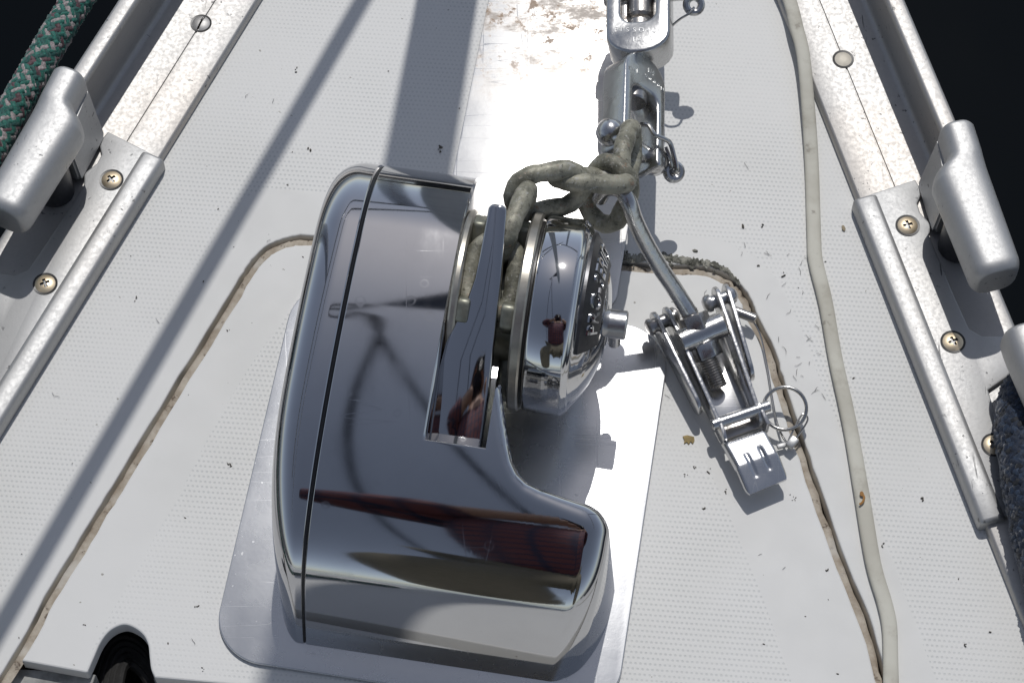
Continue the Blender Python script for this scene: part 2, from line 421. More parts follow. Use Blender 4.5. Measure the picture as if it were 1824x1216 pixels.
# hull sides under the deck edge
bm = bmesh.new()
for side in (-1, 1):
    ring = []
    for u in np.linspace(-1700, 700, 9):
        a = RL(side, u, 53, -6); n, t, v0 = rail_axes(side); b = a - n * .12 * (1.0) - t * .05; b[2] = -.45; c = a - n * .33 - t * .12; c[2] = -1.2
        ring.append([bm.verts.new(V3(q)) for q in (a, b, c)])
    for A, B in zip(ring, ring[1:]):
        for k in (0, 1): bm.faces.new((A[k], B[k], B[k + 1], A[k + 1]))
obj('hull', bm, m_hull, kind='structure', angle=60)
# recess under the hatch
bm = bmesh.new()
rec = offset_poly(gap_out, -.004, False); 
rin = offset_poly(gap_out, .011, False)
slab(bm, list(rec) + [P(1640, 1360)[:2], P(-100, 1360)[:2]], [list(rin[2:-2]) + [P(1400, 1340)[:2], P(60, 1340)[:2]]], -.0105, -.03)
obj('locker_recess', bm, m_gap, deck)
bm = bmesh.new()
AFT = [(-30, 1184), (30, 1188), (152, 1197)] + [(q_[0], q_[1]) for q_ in smooth_path([np.array(p_) for p_ in [(156, 1196), (168, 1168), (180, 1142), (197, 1122), (220, 1112), (240, 1118), (256, 1131), (264, 1148), (266, 1165), (269, 1190), (276, 1206)]], 4)] + [(420, 1219), (700, 1243), (1000, 1266), (1300, 1291), (1590, 1316)]
lid_poly = [p for p in gap_in if p[1] > P(30, 1186)[1] or p[0] > 0]
aft_w = [P(*p)[:2] for p in AFT]
aft_w = [p for p in aft_w if p[0] > lid_poly[0][0] and p[0] < lid_poly[-1][0] - .002]
lid_poly = [p for p in lid_poly if not (p[0] > .1 and p[1] < P(1590, 1312)[1])]
aft_w2 = []
for i, p in enumerate(aft_w): aft_w2.append(p)
lid = lid_poly + aft_w2[::-1]
skid_lid = px_poly([(545, 500), (520, 545), (440, 660), (380, 760), (320, 880), (250, 1000), (190, 1105), (160, 1165), (178, 1140), (200, 1114), (222, 1104), (248, 1114), (266, 1136), (276, 1190), (290, 1202), (600, 1226), (1000, 1258), (1430, 1290), (1400, 1180), (1350, 1040), (1310, 940), (1270, 850), (1230, 760), (1190, 660), (1100, 560), (900, 530), (700, 512)])
hatch = thing('locker_hatch', 'white gelcoat anchor locker hatch under the windlass with a finger notch', 'hatch', np.array([0, -.1, 0]))
bm = bmesh.new(); slab(bm, lid, [], 0.0002, -.009, [skid_lid], .0009)
obj('lid', bm, [m_gel, m_skid], hatch, angle=12)
bm = bmesh.new()                                                  # tan sealant round the lid
prof = []
ia = offset_poly(gap, .0029, False); ib = offset_poly(gap, -.0017, False); ic = offset_poly(gap, -.0024, False)
rows = []
for i in range(len(gap)):
    j = rng.normal(0, .00035)
    rows.append([bm.verts.new((float(q[0] + j * s), float(q[1] + j * s), z + rng.normal(0, .00018))) for q, z, s in ((ia[i], -.0012, 0), (gap[i], -.0010, 0), (ib[i], -.0016, 1), (ic[i], -.0095, 1))])
for A, B in zip(rows, rows[1:]):
    for k in range(3): bm.faces.new((A[k], A[k + 1], B[k + 1], B[k]))
obj('sealant', bm, m_caulk, hatch, angle=70)
bm = bmesh.new()                                                  # dark lumpy sealant at the forward right corner
cpx = [(1108, 455), (1125, 462), (1150, 458), (1175, 456), (1200, 461), (1225, 466), (1250, 468), (1275, 473), (1297, 485), (1318, 505)]
cp = smooth_path([P(*p, .0006) for p in cpx], 9)
top_, mid_, bot_ = [], [], []
for i in range(len(cp)):                                           # ragged smear with a rough crest
    wd_ = .0030 * (1 - .45 * i / len(cp)); e1, e2 = wd_ * rng.uniform(.55, 1.5), wd_ * rng.uniform(.4, 1.1); sd = nrm(np.array([.25, 1, 0]))
    top_.append(bm.verts.new(V3(cp[i] + sd * e1 - EZ * .0004))); mid_.append(bm.verts.new(V3(cp[i] + sd * rng.normal(0, .0008) + EZ * rng.uniform(.0002, .0011)))); bot_.append(bm.verts.new(V3(cp[i] - sd * e2 - EZ * .0004)))
for A, B in ((top_, mid_), (mid_, bot_)):
    for i in range(len(cp) - 1): bm.faces.new((A[i], A[i + 1], B[i + 1], B[i]))
for i in range(34):
    q = cp[rng.integers(0, 70)] + np.array([rng.normal(0, .003), rng.normal(0, .0028), -.0004])
    bmesh.ops.create_icosphere(bm, subdivisions=1, radius=rng.uniform(.0004, .0014), matrix=Matrix.Translation(V3(q)) @ Matrix.Rotation(rng.uniform(0, 3), 4, 'Z') @ Matrix.Diagonal((1.3, .8, .5, 1)))
obj('sealant_lump', bm, m_dirty, hatch, angle=60)
# ledge, and a black floor that paints in the locker's darkness
bm = bmesh.new()
slab(bm, px_poly([(-40, 1176), (150, 1186), (166, 1190), (158, 1214), (-40, 1207)]), [], -.0085, -.02)
slab(bm, px_poly([(270, 1196), (420, 1207), (1500, 1290), (1500, 1312), (420, 1228), (278, 1218)]), [], -.0085, -.02)
obj('hatch_ledge', bm, plain('ledge_grey', (.42, .42, .40), .6, 0, .6, 60, .4), deck)
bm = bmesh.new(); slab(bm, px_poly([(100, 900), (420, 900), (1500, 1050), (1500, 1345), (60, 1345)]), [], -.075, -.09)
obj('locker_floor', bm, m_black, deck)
bm = bmesh.new()                                                  # black fender hose edge visible in the notch
for k in range(5):
    tube(bm, smooth_path([P(172 + 9 * k, 1216 + 6 * k, -.026 + .002 * k), P(190 + 7 * k, 1158 + 8 * k, -.026 + .001 * k), P(222 + 3 * k, 1134 + 12 * k, -.026), P(262, 1160 + 12 * k, -.027), P(290, 1240 + 6 * k, -.028)], 6), .0028, 8)
tag(obj('ribbed_hose', bm, m_black, loc=P(222, 1150, -.026)), 'black ribbed hose down in the hatch finger notch', 'hose')

# ------------------------------------------------------------------ toe rails
def rail_profile(wall=True):
    if wall:
        return [(0, .2), (-.3, 1.2), (0, 3.6), (.6, 4.8), (1.8, 5.5), (21.3, 5.5), (21.7, 4.7), (22.1, 4.7), (22.5, 5.5), (44.5, 5.5), (46.6, 6.3), (47.8, 8.5), (48, 12), (48, 35), (47.4, 36.6), (45.8, 37.8), (45.4, 38.6), (45.4, 41), (46.2, 42.2), (47.4, 42.6), (53.6, 42.6), (55, 42.1), (55.6, 41), (55.6, -32), (51.5, -32), (51.5, -.8), (0, -.8)]
    return [(0, .2), (-.3, 1.2), (0, 3.6), (.6, 4.8), (1.8, 5.5), (21.3, 5.5), (21.7, 4.7), (22.1, 4.7), (22.5, 5.5), (50, 5.5), (53.5, 5.6), (55.2, 4.8), (55.6, 3.5), (55.6, -32), (51.5, -32), (51.5, -.8), (0, -.8)]
def sweep_rail(bm, side, u0, u1, prof, n=6):
    rows = []
    for u in np.linspace(u0, u1, n): rows.append([bm.verts.new(V3(RL(side, u, v, z))) for v, z in prof])
    m = len(prof)
    for A, B in zip(rows, rows[1:]):
        for k in range(m): bm.faces.new((A[k], A[(k + 1) % m], B[(k + 1) % m], B[k]))
    bm.faces.new(rows[0]); bm.faces.new(rows[-1])
def screw(bm, p, nz, R, cross=True, rot=.3, slot=False, depth=.0009):
    """screw head with its driver recess, dome facing +z"""
    N = 44; g = {}; rc_ = {}
    for i in range(N + 1):
        for j in range(N + 1):
            x = (i / N * 2 - 1); y = (j / N * 2 - 1)
            q = math.sqrt(x * x + y * y)
            if q > 1.04: continue
            if q > 1: x /= q; y /= q; q = 1
            xr = x * math.cos(rot) + y * math.sin(rot); yr = -x * math.sin(rot) + y * math.cos(rot)
            h = .0011 * (1 - q * q) * R / .005
            if slot: rec = abs(xr) < .09
            else: rec = (abs(xr) < .13 and abs(yr) < .46) or (abs(yr) < .13 and abs(xr) < .46)
            if rec: h -= depth * 1.6
            g[i, j] = bm.verts.new((p[0] + x * R, p[1] + y * R, p[2] + h)); rc_[i, j] = rec
    for i in range(N):
        for j in range(N):
            q = [g.get(k) for k in ((i, j), (i + 1, j), (i + 1, j + 1), (i, j + 1))]
            if all(q):
                f = bm.faces.new(q)
                if sum(rc_[k] for k in ((i, j), (i + 1, j), (i + 1, j + 1), (i, j + 1))) >= 1: f.material_index = 1
def ring_disc(bm, p, R0, R1, z, segs=32):
    A = [bm.verts.new((p[0] + R0 * math.cos(k * 2 * math.pi / segs), p[1] + R0 * math.sin(k * 2 * math.pi / segs), p[2] + z)) for k in range(segs)]
    B = [bm.verts.new((p[0] + R1 * math.cos(k * 2 * math.pi / segs), p[1] + R1 * math.sin(k * 2 * math.pi / segs), p[2] + z * .3)) for k in range(segs)]
    for k in range(segs): bm.faces.new((A[k], A[(k + 1) % segs], B[(k + 1) % segs], B[k]))

UREF = {1: 0.0, -1: -11.7}
rails = {}
for side, nm in ((-1, 'left'), (1, 'right')):
    U = UREF[side]
    lab = {-1: 'weathered aluminium toe rail along the left deck edge with a slotted screw', 1: 'weathered aluminium toe rail along the right deck edge with a round plug'}[side]
    rt = thing('toe_rail', lab, 'toe rail', RL(side, U + 100, 20, 0), 'aluminium toe rails on both deck edges'); rails[side] = rt
    bm = bmesh.new(); sweep_rail(bm, side, U + 31, 640, rail_profile()); obj('rail_extrusion', bm, m_alloy, rt, angle=50)
    bm = bmesh.new(); sweep_rail(bm, side, U - 171, U + 31.0, rail_profile(False)); obj('rail_foot', bm, m_alloy, rt, angle=50)
    bm = bmesh.new(); sweep_rail(bm, side, -1690, U - 171.0, rail_profile()); obj('rail_extrusion', bm, m_alloy, rt, angle=50)
    p = RL(side, U + 124, 22.0, 5.5)
    bm = bmesh.new(); ring_disc(bm, p, .0061, .0048, .0003); obj('screw_seat', bm, m_gasket, rt)
    bm = bmesh.new()
    if side < 0: screw(bm, p + np.array([0, 0, .0001]), 0, .0051, slot=True, rot=-.36); obj('slotted_screw', bm, [m_alloy, m_recess], rt, angle=40)
    else:
        lathe(bm, [(.0050, .0), (.0048, .0003), (.0030, -.0001 + .0007), (0, .0008)], Matrix.Translation(V3(p + np.array([0, 0, -.0002])))); obj('plug', bm, plain('plug_grey', (.45, .42, .36), .5, .3, .3), rt)

def chock(side):
    U = UREF[side]
    lab = {-1: 'cast aluminium bow chock on the left toe rail beside the green rope', 1: 'cast aluminium bow chock on the right toe rail with the navy rope through it'}[side]
    t = thing('bow_chock', lab, 'chock', RL(side, U, 20, 5), 'bow chocks screwed to the toe rails')
    def loc(l): return [RL(side, U + u, v, 0)[:2] for u, v in l]
    # base casting: plate over the flange, wavy outer edge, raised inner bead
    outer = [(32, -3.2), (33.5, 8), (36, 33.6), (30, 34.6), (25.5, 33.2), (21, 29.6), (15, 29.2), (9.5, 31.2), (6, 32.5), (3.5, 30.8), (0, 29), (-12, 29), (-40, 29.2), (-60, 30), (-66, 35), (-69, 47), (-86, 47), (-92, 40), (-97, 27), (-110, 26), (-166, 26), (-167.5, 8), (-168, -2.2)]
    pl = loc(outer)
    if area(pl) < 0: pl = pl[::-1]
    bm = bmesh.new(); prism(bm, pl, .0002, .0088, None, .0012, 2, top_only=True); obj('base_plate', bm, m_chock, t, angle=30)
    bm = bmesh.new()
    prof = [(-3.9, .6), (-4.1, 2.5), (-3.9, 7.6), (-3.0, 9.3), (-1.2, 10.1), (3.5, 10.5), (6.8, 10.4), (8.6, 9.9), (9.6, 8.6), (9.7, .6)]
    rows = []
    for i, u in enumerate([32.3, 31.6, 30.5, 10, -40, -90, -140, -166.5, -167.8, -168.6]):
        e = {0: .84, 1: .95, 8: .95, 9: .84}.get(i, 1); inx = {0: 1.6, 1: .4, 8: .4, 9: 1.6}.get(i, 0)
        rows.append([bm.verts.new(V3(RL(side, U + u, max(v, -4.1 + inx), .6 + (z - .6) * e))) for v, z in prof])
    for A, B in zip(rows, rows[1:]):
        for k in range(len(prof) - 1): bm.faces.new((A[k], A[k + 1], B[k + 1], B[k]))
    bm.faces.new(rows[0]); bm.faces.new(rows[-1]); obj('inner_bead', bm, m_chock, t, angle=40)
    # forward horn: neck, bulge, straight bar
    def horn_bar(us, vin, vout, zc, hz, n=3.0):
        b_ = bmesh.new(); rows = []
        ukeys = [k for k, _ in vin][::-1]; iv = [v for _, v in vin][::-1]; ok_ = [k for k, _ in vout][::-1]; ov = [v for _, v in vout][::-1]
        for u in us:
            vi, vo = float(np.interp(u, ukeys, iv)), float(np.interp(u, ok_, ov)); e = 1.0
            for ue, L in ((us[0], 3.0), (us[-1], 6.5)):
                d_ = abs(u - ue)
                if d_ < L: e = min(e, .55 + .45 * math.sqrt(max(0, 1 - (1 - d_ / L) ** 2)))
            c_, w_ = (vi + vo) / 2, (vo - vi) / 2 - (1 - e) * 6.5; h_ = hz - (1 - e) * 9
            rows.append([b_.verts.new(V3(RL(side, U + u, c_ + w_ * np.sign(math.cos(q)) * abs(math.cos(q)) ** (2 / n), zc + h_ * np.sign(math.sin(q)) * abs(math.sin(q)) ** (2 / n)))) for q in [2 * math.pi * k / 36 for k in range(36)]])
        for A, B in zip(rows, rows[1:]):
            for k in range(36): b_.faces.new((A[k], A[(k + 1) % 36], B[(k + 1) % 36], B[k]))
        b_.faces.new(rows[0]); b_.faces.new(rows[-1]); return obj('horn', b_, m_chock, t, angle=60)
    us = [40 - .4 * k for k in range(8)] + list(np.linspace(36.5, 8, 44)) + list(np.linspace(6, -46, 14)) + [-53.5 + 6.5 * (1 - math.sin(q)) for q in np.linspace(.1, math.pi / 2, 10)]
    horn_bar(us, [(40, 42), (26, 40.6), (21, 40), (18.5, 37.8), (16, 33.5), (13, 30.2), (9, 28.6), (-47, 28.4), (-54, 29)], [(40, 58.5), (36, 61), (8, 58.5), (-46, 55.5), (-54, 54)], 43.0, 13.5)
    bm = bmesh.new()                                              # web under the horn neck
    pts = [(39, 42, 42), (39, 54, 42), (0, 54, 42), (4, 36, 42), (33, 33.5, 8), (1, 31, 8), (39, 54, 4), (0, 54, 4), (34, 42, 7)]
    for u, v, z in pts: bm.verts.new(V3(RL(side, U + u, v, z)))
    bmesh.ops.convex_hull(bm, input=bm.verts)
    bmesh.ops.dissolve_limit(bm, angle_limit=.02, verts=bm.verts, edges=bm.edges)
    bmesh.ops.bevel(bm, geom=list(bm.edges), offset=.0012, segments=2, affect='EDGES', clamp_overlap=True)
    obj('web', bm, m_chock, t, angle=40)
    bm = bmesh.new(); a = RL(side, U - 9, 42.0, 5); cyl(bm, a, a + EZ * .028, .0105, .001, 28); obj('roller', bm, m_rubber, t)
    bm = bmesh.new(); a = RL(side, U - 142, 46, 5); cyl(bm, a, a + EZ * .028, .0105, .001, 28); obj('roller', bm, m_rubber, t)
    # aft horn
    us = [-85.6 - 6.5 * (1 - math.sin(q)) for q in np.linspace(math.pi / 2, .1, 10)][::1]
    us = [-85.6 - k * .65 for k in range(11)] + list(np.linspace(-94, -156, 14)) + [-157.5 - k * .65 for k in range(11)]
    horn_bar(us, [(-85, 31), (-96, 30), (-165, 31)], [(-85, 57), (-100, 59), (-165, 58)], 44.0, 13.5)
    bm = bmesh.new()
    for u, v, z in [(-128, 42, 38), (-128, 54, 38), (-163, 54, 38), (-163, 42, 38), (-132, 44, 6), (-163, 42, 6), (-130, 54, 4), (-163, 54, 4)]: bm.verts.new(V3(RL(side, U + u, v, z)))
    bmesh.ops.convex_hull(bm, input=bm.verts); obj('web', bm, m_chock, t, angle=30)
    for u, v, rot in ((8.8 if side > 0 else 8.6, 19.5 if side > 0 else 16.3, .25 if side > 0 else .75), (-65.3, 18.7 if side > 0 else 17, .4), (-128, 18.5, .9)):
        if side < 0 and u < -60: u += 1.5
        p = RL(side, U + u, v, 8.8)
        bm = bmesh.new(); ring_disc(bm, p, .0067, .0050, .00035); sr = obj('screw_seat', bm, m_gasket, t)
        bm = bmesh.new(); screw(bm, p + np.array([0, 0, .0002]), 0, .0055, rot=rot); obj('cross_screw', bm, [m_screw, m_recess], t, angle=40)
for s in (-1, 1): chock(s)

# ------------------------------------------------------------------ ropes and the cream hose
def rope(name, label, pts, R, cols, group=None, strands=8, pitch=.050, fuzz=0, seed=1):
    path = smooth_path(pts, 14); d = [0]
    for a, b in zip(path, path[1:]): d.append(d[-1] + np.linalg.norm(b - a))
    L = d[-1]; n = int(L / pitch * 22)
    P_ = np.array(path); s = np.linspace(0, L, n)
    C = np.stack([np.interp(s, d, P_[:, k]) for k in range(3)], 1)
    T = np.gradient(C, axis=0); T /= np.linalg.norm(T, axis=1)[:, None]
    U = np.zeros_like(C); u = np.array([.1, .05, 1.])
    for i in range(n):
        u = u - T[i] * (u @ T[i]); u /= np.linalg.norm(u); U[i] = u
    Sd = np.cross(T, U)
    bm = bmesh.new(); tube(bm, C[::6], R * .72, 10, mat=0)
    rs = R * .225
    for dirn in (-1, 1):
        for k in range(strands):
            for pair in (-.5, .5):
                ph = 2 * math.pi * (k + pair * .36) / strands
                th = dirn * 2 * math.pi * s / pitch + ph
                wv = np.cos(strands * dirn * (2 * math.pi * s / pitch) + (math.pi if dirn > 0 else 0) + 0 * ph)
                rr = R * (.80 + .085 * wv)
                pts_ = C + (Sd * np.cos(th)[:, None] + U * np.sin(th)[:, None]) * rr[:, None]
                mi = (k * 2 + (1 if pair > 0 else 0) + (3 if dirn > 0 else 0)) % len(cols)
                tube(bm, pts_, rs, 5, mat=mi, cap=False)
    if fuzz:
        rg = np.random.default_rng(seed)
        for i in range(fuzz):
            j = rg.integers(1, n - 1); th = rg.uniform(0, 2 * math.pi)
            dv = Sd[j] * math.cos(th) + U[j] * math.sin(th); a = C[j] + dv * R * .95
            w = nrm(dv + T[j] * rg.normal(0, .9) + rg.normal(0, .4, 3)); b = a + w * rg.uniform(.0012, .0042)
            tube(bm, [a, (a + b) / 2 + rg.normal(0, .0004, 3), b], [.00013, .00011, .00006], 3, mat=rg.integers(0, len(cols)), cap=False)
    o = obj(name, bm, cols, loc=pts[len(pts) // 2], angle=80, flip=False)
    return tag(o, label, 'rope', group)
g1 = yarn('yarn_green', (.018, .165, .125)); g2 = yarn('yarn_dark_green', (.012, .10, .085)); g3 = yarn('yarn_grey', (.42, .37, .36)); g4 = yarn('yarn_maroon', (.12, .06, .07))
rope('dock_line', 'green braided dock line with grey flecks outside the left rail', [P(520, -640, .02), P(330, -300, .028), P(138, 0, .030), P(62, 128, .031), P(-12, 262, .032), P(-80, 400, .040), P(-130, 520, .058), P(-135, 700, .03), P(-120, 900, .02), P(-80, 1400, .011), P(0, 2000, .010), P(120, 2900, .010)], .0088, [g1, g2, g1, g3, g1, g2, g4, g1, g3], 'braided mooring ropes')
b1 = yarn('yarn_navy', (.009, .020, .046)); b2 = yarn('yarn_blue_grey', (.020, .040, .080)); b3 = yarn('yarn_black', (.006, .009, .016))
rope('dock_line', 'fuzzy navy blue rope lying on the right toe rail below the chock', [RL(1, -60, 520, -1080), RL(1, -80, 330, -480), RL(1, -94, 180, -100), RL(1, -98, 110, -10), RL(1, -99, 72, 15), RL(1, -105, 48, 20), RL(1, -122, 33, 21), RL(1, -160, 23, 22), RL(1, -200, 17, 18), RL(1, -260, 12, 17), RL(1, -420, 0, 17), RL(1, -700, -20, 14)], .0130, [b1, b2, b1, b3, b1, b2, b1], 'braided mooring ropes', 10, .055, 2200, 7)
hp = [(1345, -160), (1380, -60), (1406, 0), (1419, 50), (1431, 100), (1440, 197), (1446, 300), (1450, 426), (1453, 466), (1471, 541), (1488, 638), (1506, 720), (1518, 780), (1535, 880), (1555, 1000), (1575, 1070), (1584, 1112), (1586, 1160), (1587, 1216), (1590, 1330), (1600, 1480), (1640, 2000), (1700, 3000)]
bm = bmesh.new()
hz = [.0082 if y < 130 else (.0055 if y < 200 else .0020) for x, y in hp]
cen = smooth_path([P(x, y, z) for (x, y), z in zip(hp, hz)], 8); secs = []
for i_ in range(len(cen)):                                         # flattened tube: wide, low, softly rounded section
    t_ = nrm(cen[min(i_ + 1, len(cen) - 1)] - cen[max(i_ - 1, 0)]); s_ = nrm(np.cross(t_, EZ)); n_ = np.cross(s_, t_); wv = 1 + .025 * math.sin(i_ * .13) + .015 * math.sin(i_ * .31)
    secs.append([bm.verts.new(V3(cen[i_] + s_ * .0039 * wv * np.sign(math.cos(q)) * abs(math.cos(q)) ** .55 + n_ * .0017 * np.sign(math.sin(q)) * abs(math.sin(q)) ** .75)) for q in [2 * math.pi * (k + .5) / 20 for k in range(20)]])
for A, B in zip(secs, secs[1:]):
    for k in range(20): bm.faces.new((A[k], A[(k + 1) % 20], B[(k + 1) % 20], B[k]))
tag(obj('cream_hose', bm, m_hose, loc=P(1460, 500)), 'cream flattened hose running along the right side of the deck', 'hose')

# ------------------------------------------------------------------ wear strip and windlass
def Wpoly(l): return [W(a, b, 0)[:2] for a, b in l]
def rrect(a0, a1, b0, b1, r, n=10):
    out = []
    for cx, cy, q in ((a1 - r, b1 - r, 0), (a0 + r, b1 - r, 90), (a0 + r, b0 + r, 180), (a1 - r, b0 + r, 270)):
        for k in range(n + 1):
            an = math.radians(q + 90 * k / n); out.append((cx + r * math.cos(an), cy + r * math.sin(an)))
    return out
so_ = W(-16, 150, 0)
bm = bmesh.new(); prism(bm, [(a, b) for a, b in rrect(-50.5, 50.2, -104, 330, 9)], .0, 1.8, None, .5, 2, top_only=True)
bmesh.ops.transform(bm, matrix=Matrix.Scale(.001, 4), verts=bm.verts)
bmesh.ops.transform(bm, matrix=frame(so_ + EZ * .0004, EX, EY, EZ), verts=bm.verts)
st = obj('wear_strip', bm, m_strip, loc=so_, angle=30)
tag(st, 'bright stainless wear strip with rusty stains leading forward under the chain', 'metal strip')

wl = thing('anchor_windlass', 'polished stainless anchor windlass with chain wheel and clutch cap', 'windlass', W(-30, -60, 0))
bm = bmesh.new(); prism(bm, rrect(-138, 66.3, -182, 38, 26, 14), .6, 2.8, None, .6, 3, top_only=True)
bmesh.ops.transform(bm, matrix=Matrix.Scale(.001, 4), verts=bm.verts); bmesh.ops.transform(bm, matrix=frame(O_W, EX, EY, EZ), verts=bm.verts)
obj('base_plate', bm, m_pad, wl, angle=30)

# side profile of the housing (b forward, z up, mm), with outward normals
def build_profile():
    pts = []; bc, zc, R = 15.0, 44.0, 64.0
    for z in np.linspace(3, zc, 8)[:-1]: pts.append((bc + R, z, 1.0, 0.0))
    for an in np.linspace(0, 90, 46)[:-1]:
        q = math.radians(an); pts.append((bc + R * math.cos(q), zc + R * math.sin(q), math.cos(q), math.sin(q)))
    ks = np.array([0, 30, 70, 110, 135, 152, 166, 178, 190, 202, 218, 240]); kt = np.array([0, 4, 10, 17.5, 24, 31, 39, 50, 62, 70, 74, 76.])
    s = np.linspace(0, 240, 481); t = np.interp(s, ks, kt); ker = np.hanning(41); ker /= ker.sum()
    t = np.convolve(np.pad(t, 20, mode='edge'), ker, 'valid'); t[0] = 0
    tb = bc; tz = zc + R; out = []
    for i in range(len(s)):
        q = math.radians(t[i]); out.append((tb, tz, -math.sin(q), math.cos(q))); tb -= math.cos(q) * .5; tz -= math.sin(q) * .5
    k = (bc + 168.0) / (bc - out[-1][0]); kz = (zc + R - 3.0) / (zc + R - out[-1][1])
    for b, z, nb, nz in out[::3]: pts.append((bc - (bc - b) * k, zc + R - (zc + R - z) * kz, nb, nz))
    return pts
PROF = build_profile()
_pb = np.array([p[0] for p in PROF]); _pz = np.array([p[1] for p in PROF])
_top = int(np.argmax(_pz))
def ztop(b):
    if b > _pb[_top]: return float(np.interp(b, _pb[:_top + 1][::-1], _pz[:_top + 1][::-1]))
    return float(np.interp(-b, -_pb[_top:], _pz[_top:]))
def cover_taper(a, b):
    if a < -92:
        f = 1.0
        if b < -70: f = 1 - .60 * min(1, (-70 - b) / 97.0) ** 2.2
        return -92 + (a + 92) * f
    return a
def loft_full(bm, stations, xform, capL=True, capR=True, bmin=-999):
    rows = []
    for a, dl0 in stations:
        row = []
        for b, z, nb, nz in PROF:
            dl = dl0 if b > bmin else 0
            bb = b - nb * dl; zz = max(3.0, z - nz * dl); row.append(bm.verts.new(V3(W(xform(a, bb), bb, zz))))
        rows.append(row)
    for A, B in zip(rows, rows[1:]):
        for k in range(len(A) - 1): bm.faces.new((A[k], A[k + 1], B[k + 1], B[k]))
    for do, row in ((capL, rows[0]), (capR, rows[-1])):
        if do:
            base = [bm.verts.new((v.co.x, v.co.y, .003)) for v in row]
            for k in range(len(row) - 1):
                if (row[k].co.z > .0031 or row[k + 1].co.z > .0031): bm.faces.new((row[k], row[k + 1], base[k + 1], base[k]))
r_ = lambda t, D: D * (1 - math.sqrt(max(0, 1 - t * t)))
sts = [(-93.4, .8), (-93.8, .25), (-94.2, 0), (-94.4, 0)] + [(-94.4 - i * 1.2, 0) for i in range(1, 5)] + [(-100 - 17 * math.sin(t * math.pi / 2), r_(math.sin(t * math.pi / 2), 15)) for t in np.linspace(0.02, 1, 26)]
bm = bmesh.new(); loft_full(bm, sts, cover_taper); obj('side_cover', bm, m_chrome_side, wl, angle=32)
bm = bmesh.new(); loft_full(bm, [(-93.8, 1.6), (-93.4, .9), (-92.6, .55), (-91.8, .9), (-91.4, 1.6)], lambda a, b: a, False, False); obj('seam_gasket', bm, m_gasket, wl, angle=60)
bm = bmesh.new()
sts = [(-91.8, .9), (-91.4, .25), (-91.0, 0)] + [(-90.8 + i * 4.2, 0) for i in range(0, 11)] + [(-43.6, 0), (-43.4, 0), (-43.2, .25), (-42.4, .8), (-42.0, 1.6)]
loft_full(bm, sts[:14], lambda a, b: a, True, False)
loft_full(bm, sts[13:], lambda a, b: a, False, True, -89.2)
CONT = np.array([(-12.6, -57.5), (-11.6, -56), (-10.4, -57.2), (-9, -62), (-7, -69), (-4.4, -77.5), (-1.5, -86), (1.5, -92.5), (5, -96.8), (10, -99.6), (17, -101), (30, -102.2), (42, -103.0), (50, -104), (57, -106)])
def foot_section(bm, a_list, bs_f, dist_f, r_f, xform, delta_f):
    rows = []; bases = {}
    for a in a_list:
        bs = bs_f(a); row = []; dl = delta_f(a)
        for z in (3, 20, 40): row.append((bs, z))
        r = r_f(a) if callable(r_f) else r_f
        zt = ztop(bs) - r
        row += [(bs, 40 + (zt - 40) * k / 4) for k in range(1, 5)]
        bl = [bs - r * (1 - math.cos(q)) for q in np.linspace(.05, math.pi / 2, 12)]
        rest = [b for b in _pb[_top:] if b < bl[-1] - .4]
        n_need = 130; bl2 = [float(np.interp(k / (n_need - 1), np.linspace(0, 1, len(rest)), rest)) for k in range(n_need)]
        for b in bl + bl2:
            d = dist_f(a, b); z = ztop(b)
            if d < r: z = z - r + math.sqrt(max(0, r * r - (r - d) ** 2))
            row.append((b, z))
        out = []
        for i, (b, z) in enumerate(row):
            i0, i1 = max(i - 1, 0), min(i + 1, len(row) - 1)
            tb, tz = row[i1][0] - row[i0][0], row[i1][1] - row[i0][1]; l = math.hypot(tb, tz) or 1
            nb, nz = tz / l, -tb / l
            bb = b - nb * dl; zz = max(3., z - nz * dl); out.append(bm.verts.new(V3(W(xform(a, bb, zz), bb, zz)))); bases[out[-1]] = W(xform(a, bb, 3), bb, 3)
        rows.append(out)
    for A, B in zip(rows, rows[1:]):
        for k in range(len(A) - 1): bm.faces.new((A[k], A[k + 1], B[k + 1], B[k]))
    for row in (rows[0], rows[-1]):
        base = [bm.verts.new(V3(bases[v])) for v in row]
        for k in range(len(row) - 1):
            if row[k].co.z > .0031 or row[k + 1].co.z > .0031:
                try: bm.faces.new((row[k], row[k + 1], base[k + 1], base[k]))
                except ValueError: pass
foot_section(bm, [-42.0, -36, -30, -24, -18, -12.6], lambda a: -89.2, lambda a, b: -89.2 - b, .9, lambda a, b, z: a, lambda a: 0)
def cont_b(a): return float(np.interp(a, CONT[:, 0], CONT[:, 1]))
_cs = [np.array((a, cont_b(a))) for a in np.linspace(-12.6, 57, 160)]
_cs_arr = np.array(_cs)
def cont_d(a, b): 
    return float(np.sqrt(((_cs_arr - np.array([a, b])) ** 2).sum(1)).min()) if b < cont_b(a) else 0.
def foot_x(a, b, z):
    if a <= 0: return a
    tp = 0
    if b < -112: tp = 17 * min(1.2, (-112 - b) / 55.) ** 2.8
    return a - (a / 57.) ** 1.5 * (.075 * z + tp)
al = list(np.linspace(-12.6, 8, 44)) + list(np.linspace(8.8, 42.4, 34)) + list(43 + 14 * np.sin(np.linspace(.04, 1, 22) * math.pi / 2))
foot_section(bm, al, cont_b, cont_d, lambda a: 6.5 + 9.5 * min(1, max(0, (a + 2) / 50.)), foot_x, lambda a: 0 if a < 43 else r_((a - 43) / 14., 10.))
obj('housing', bm, m_chrome, wl, angle=32)

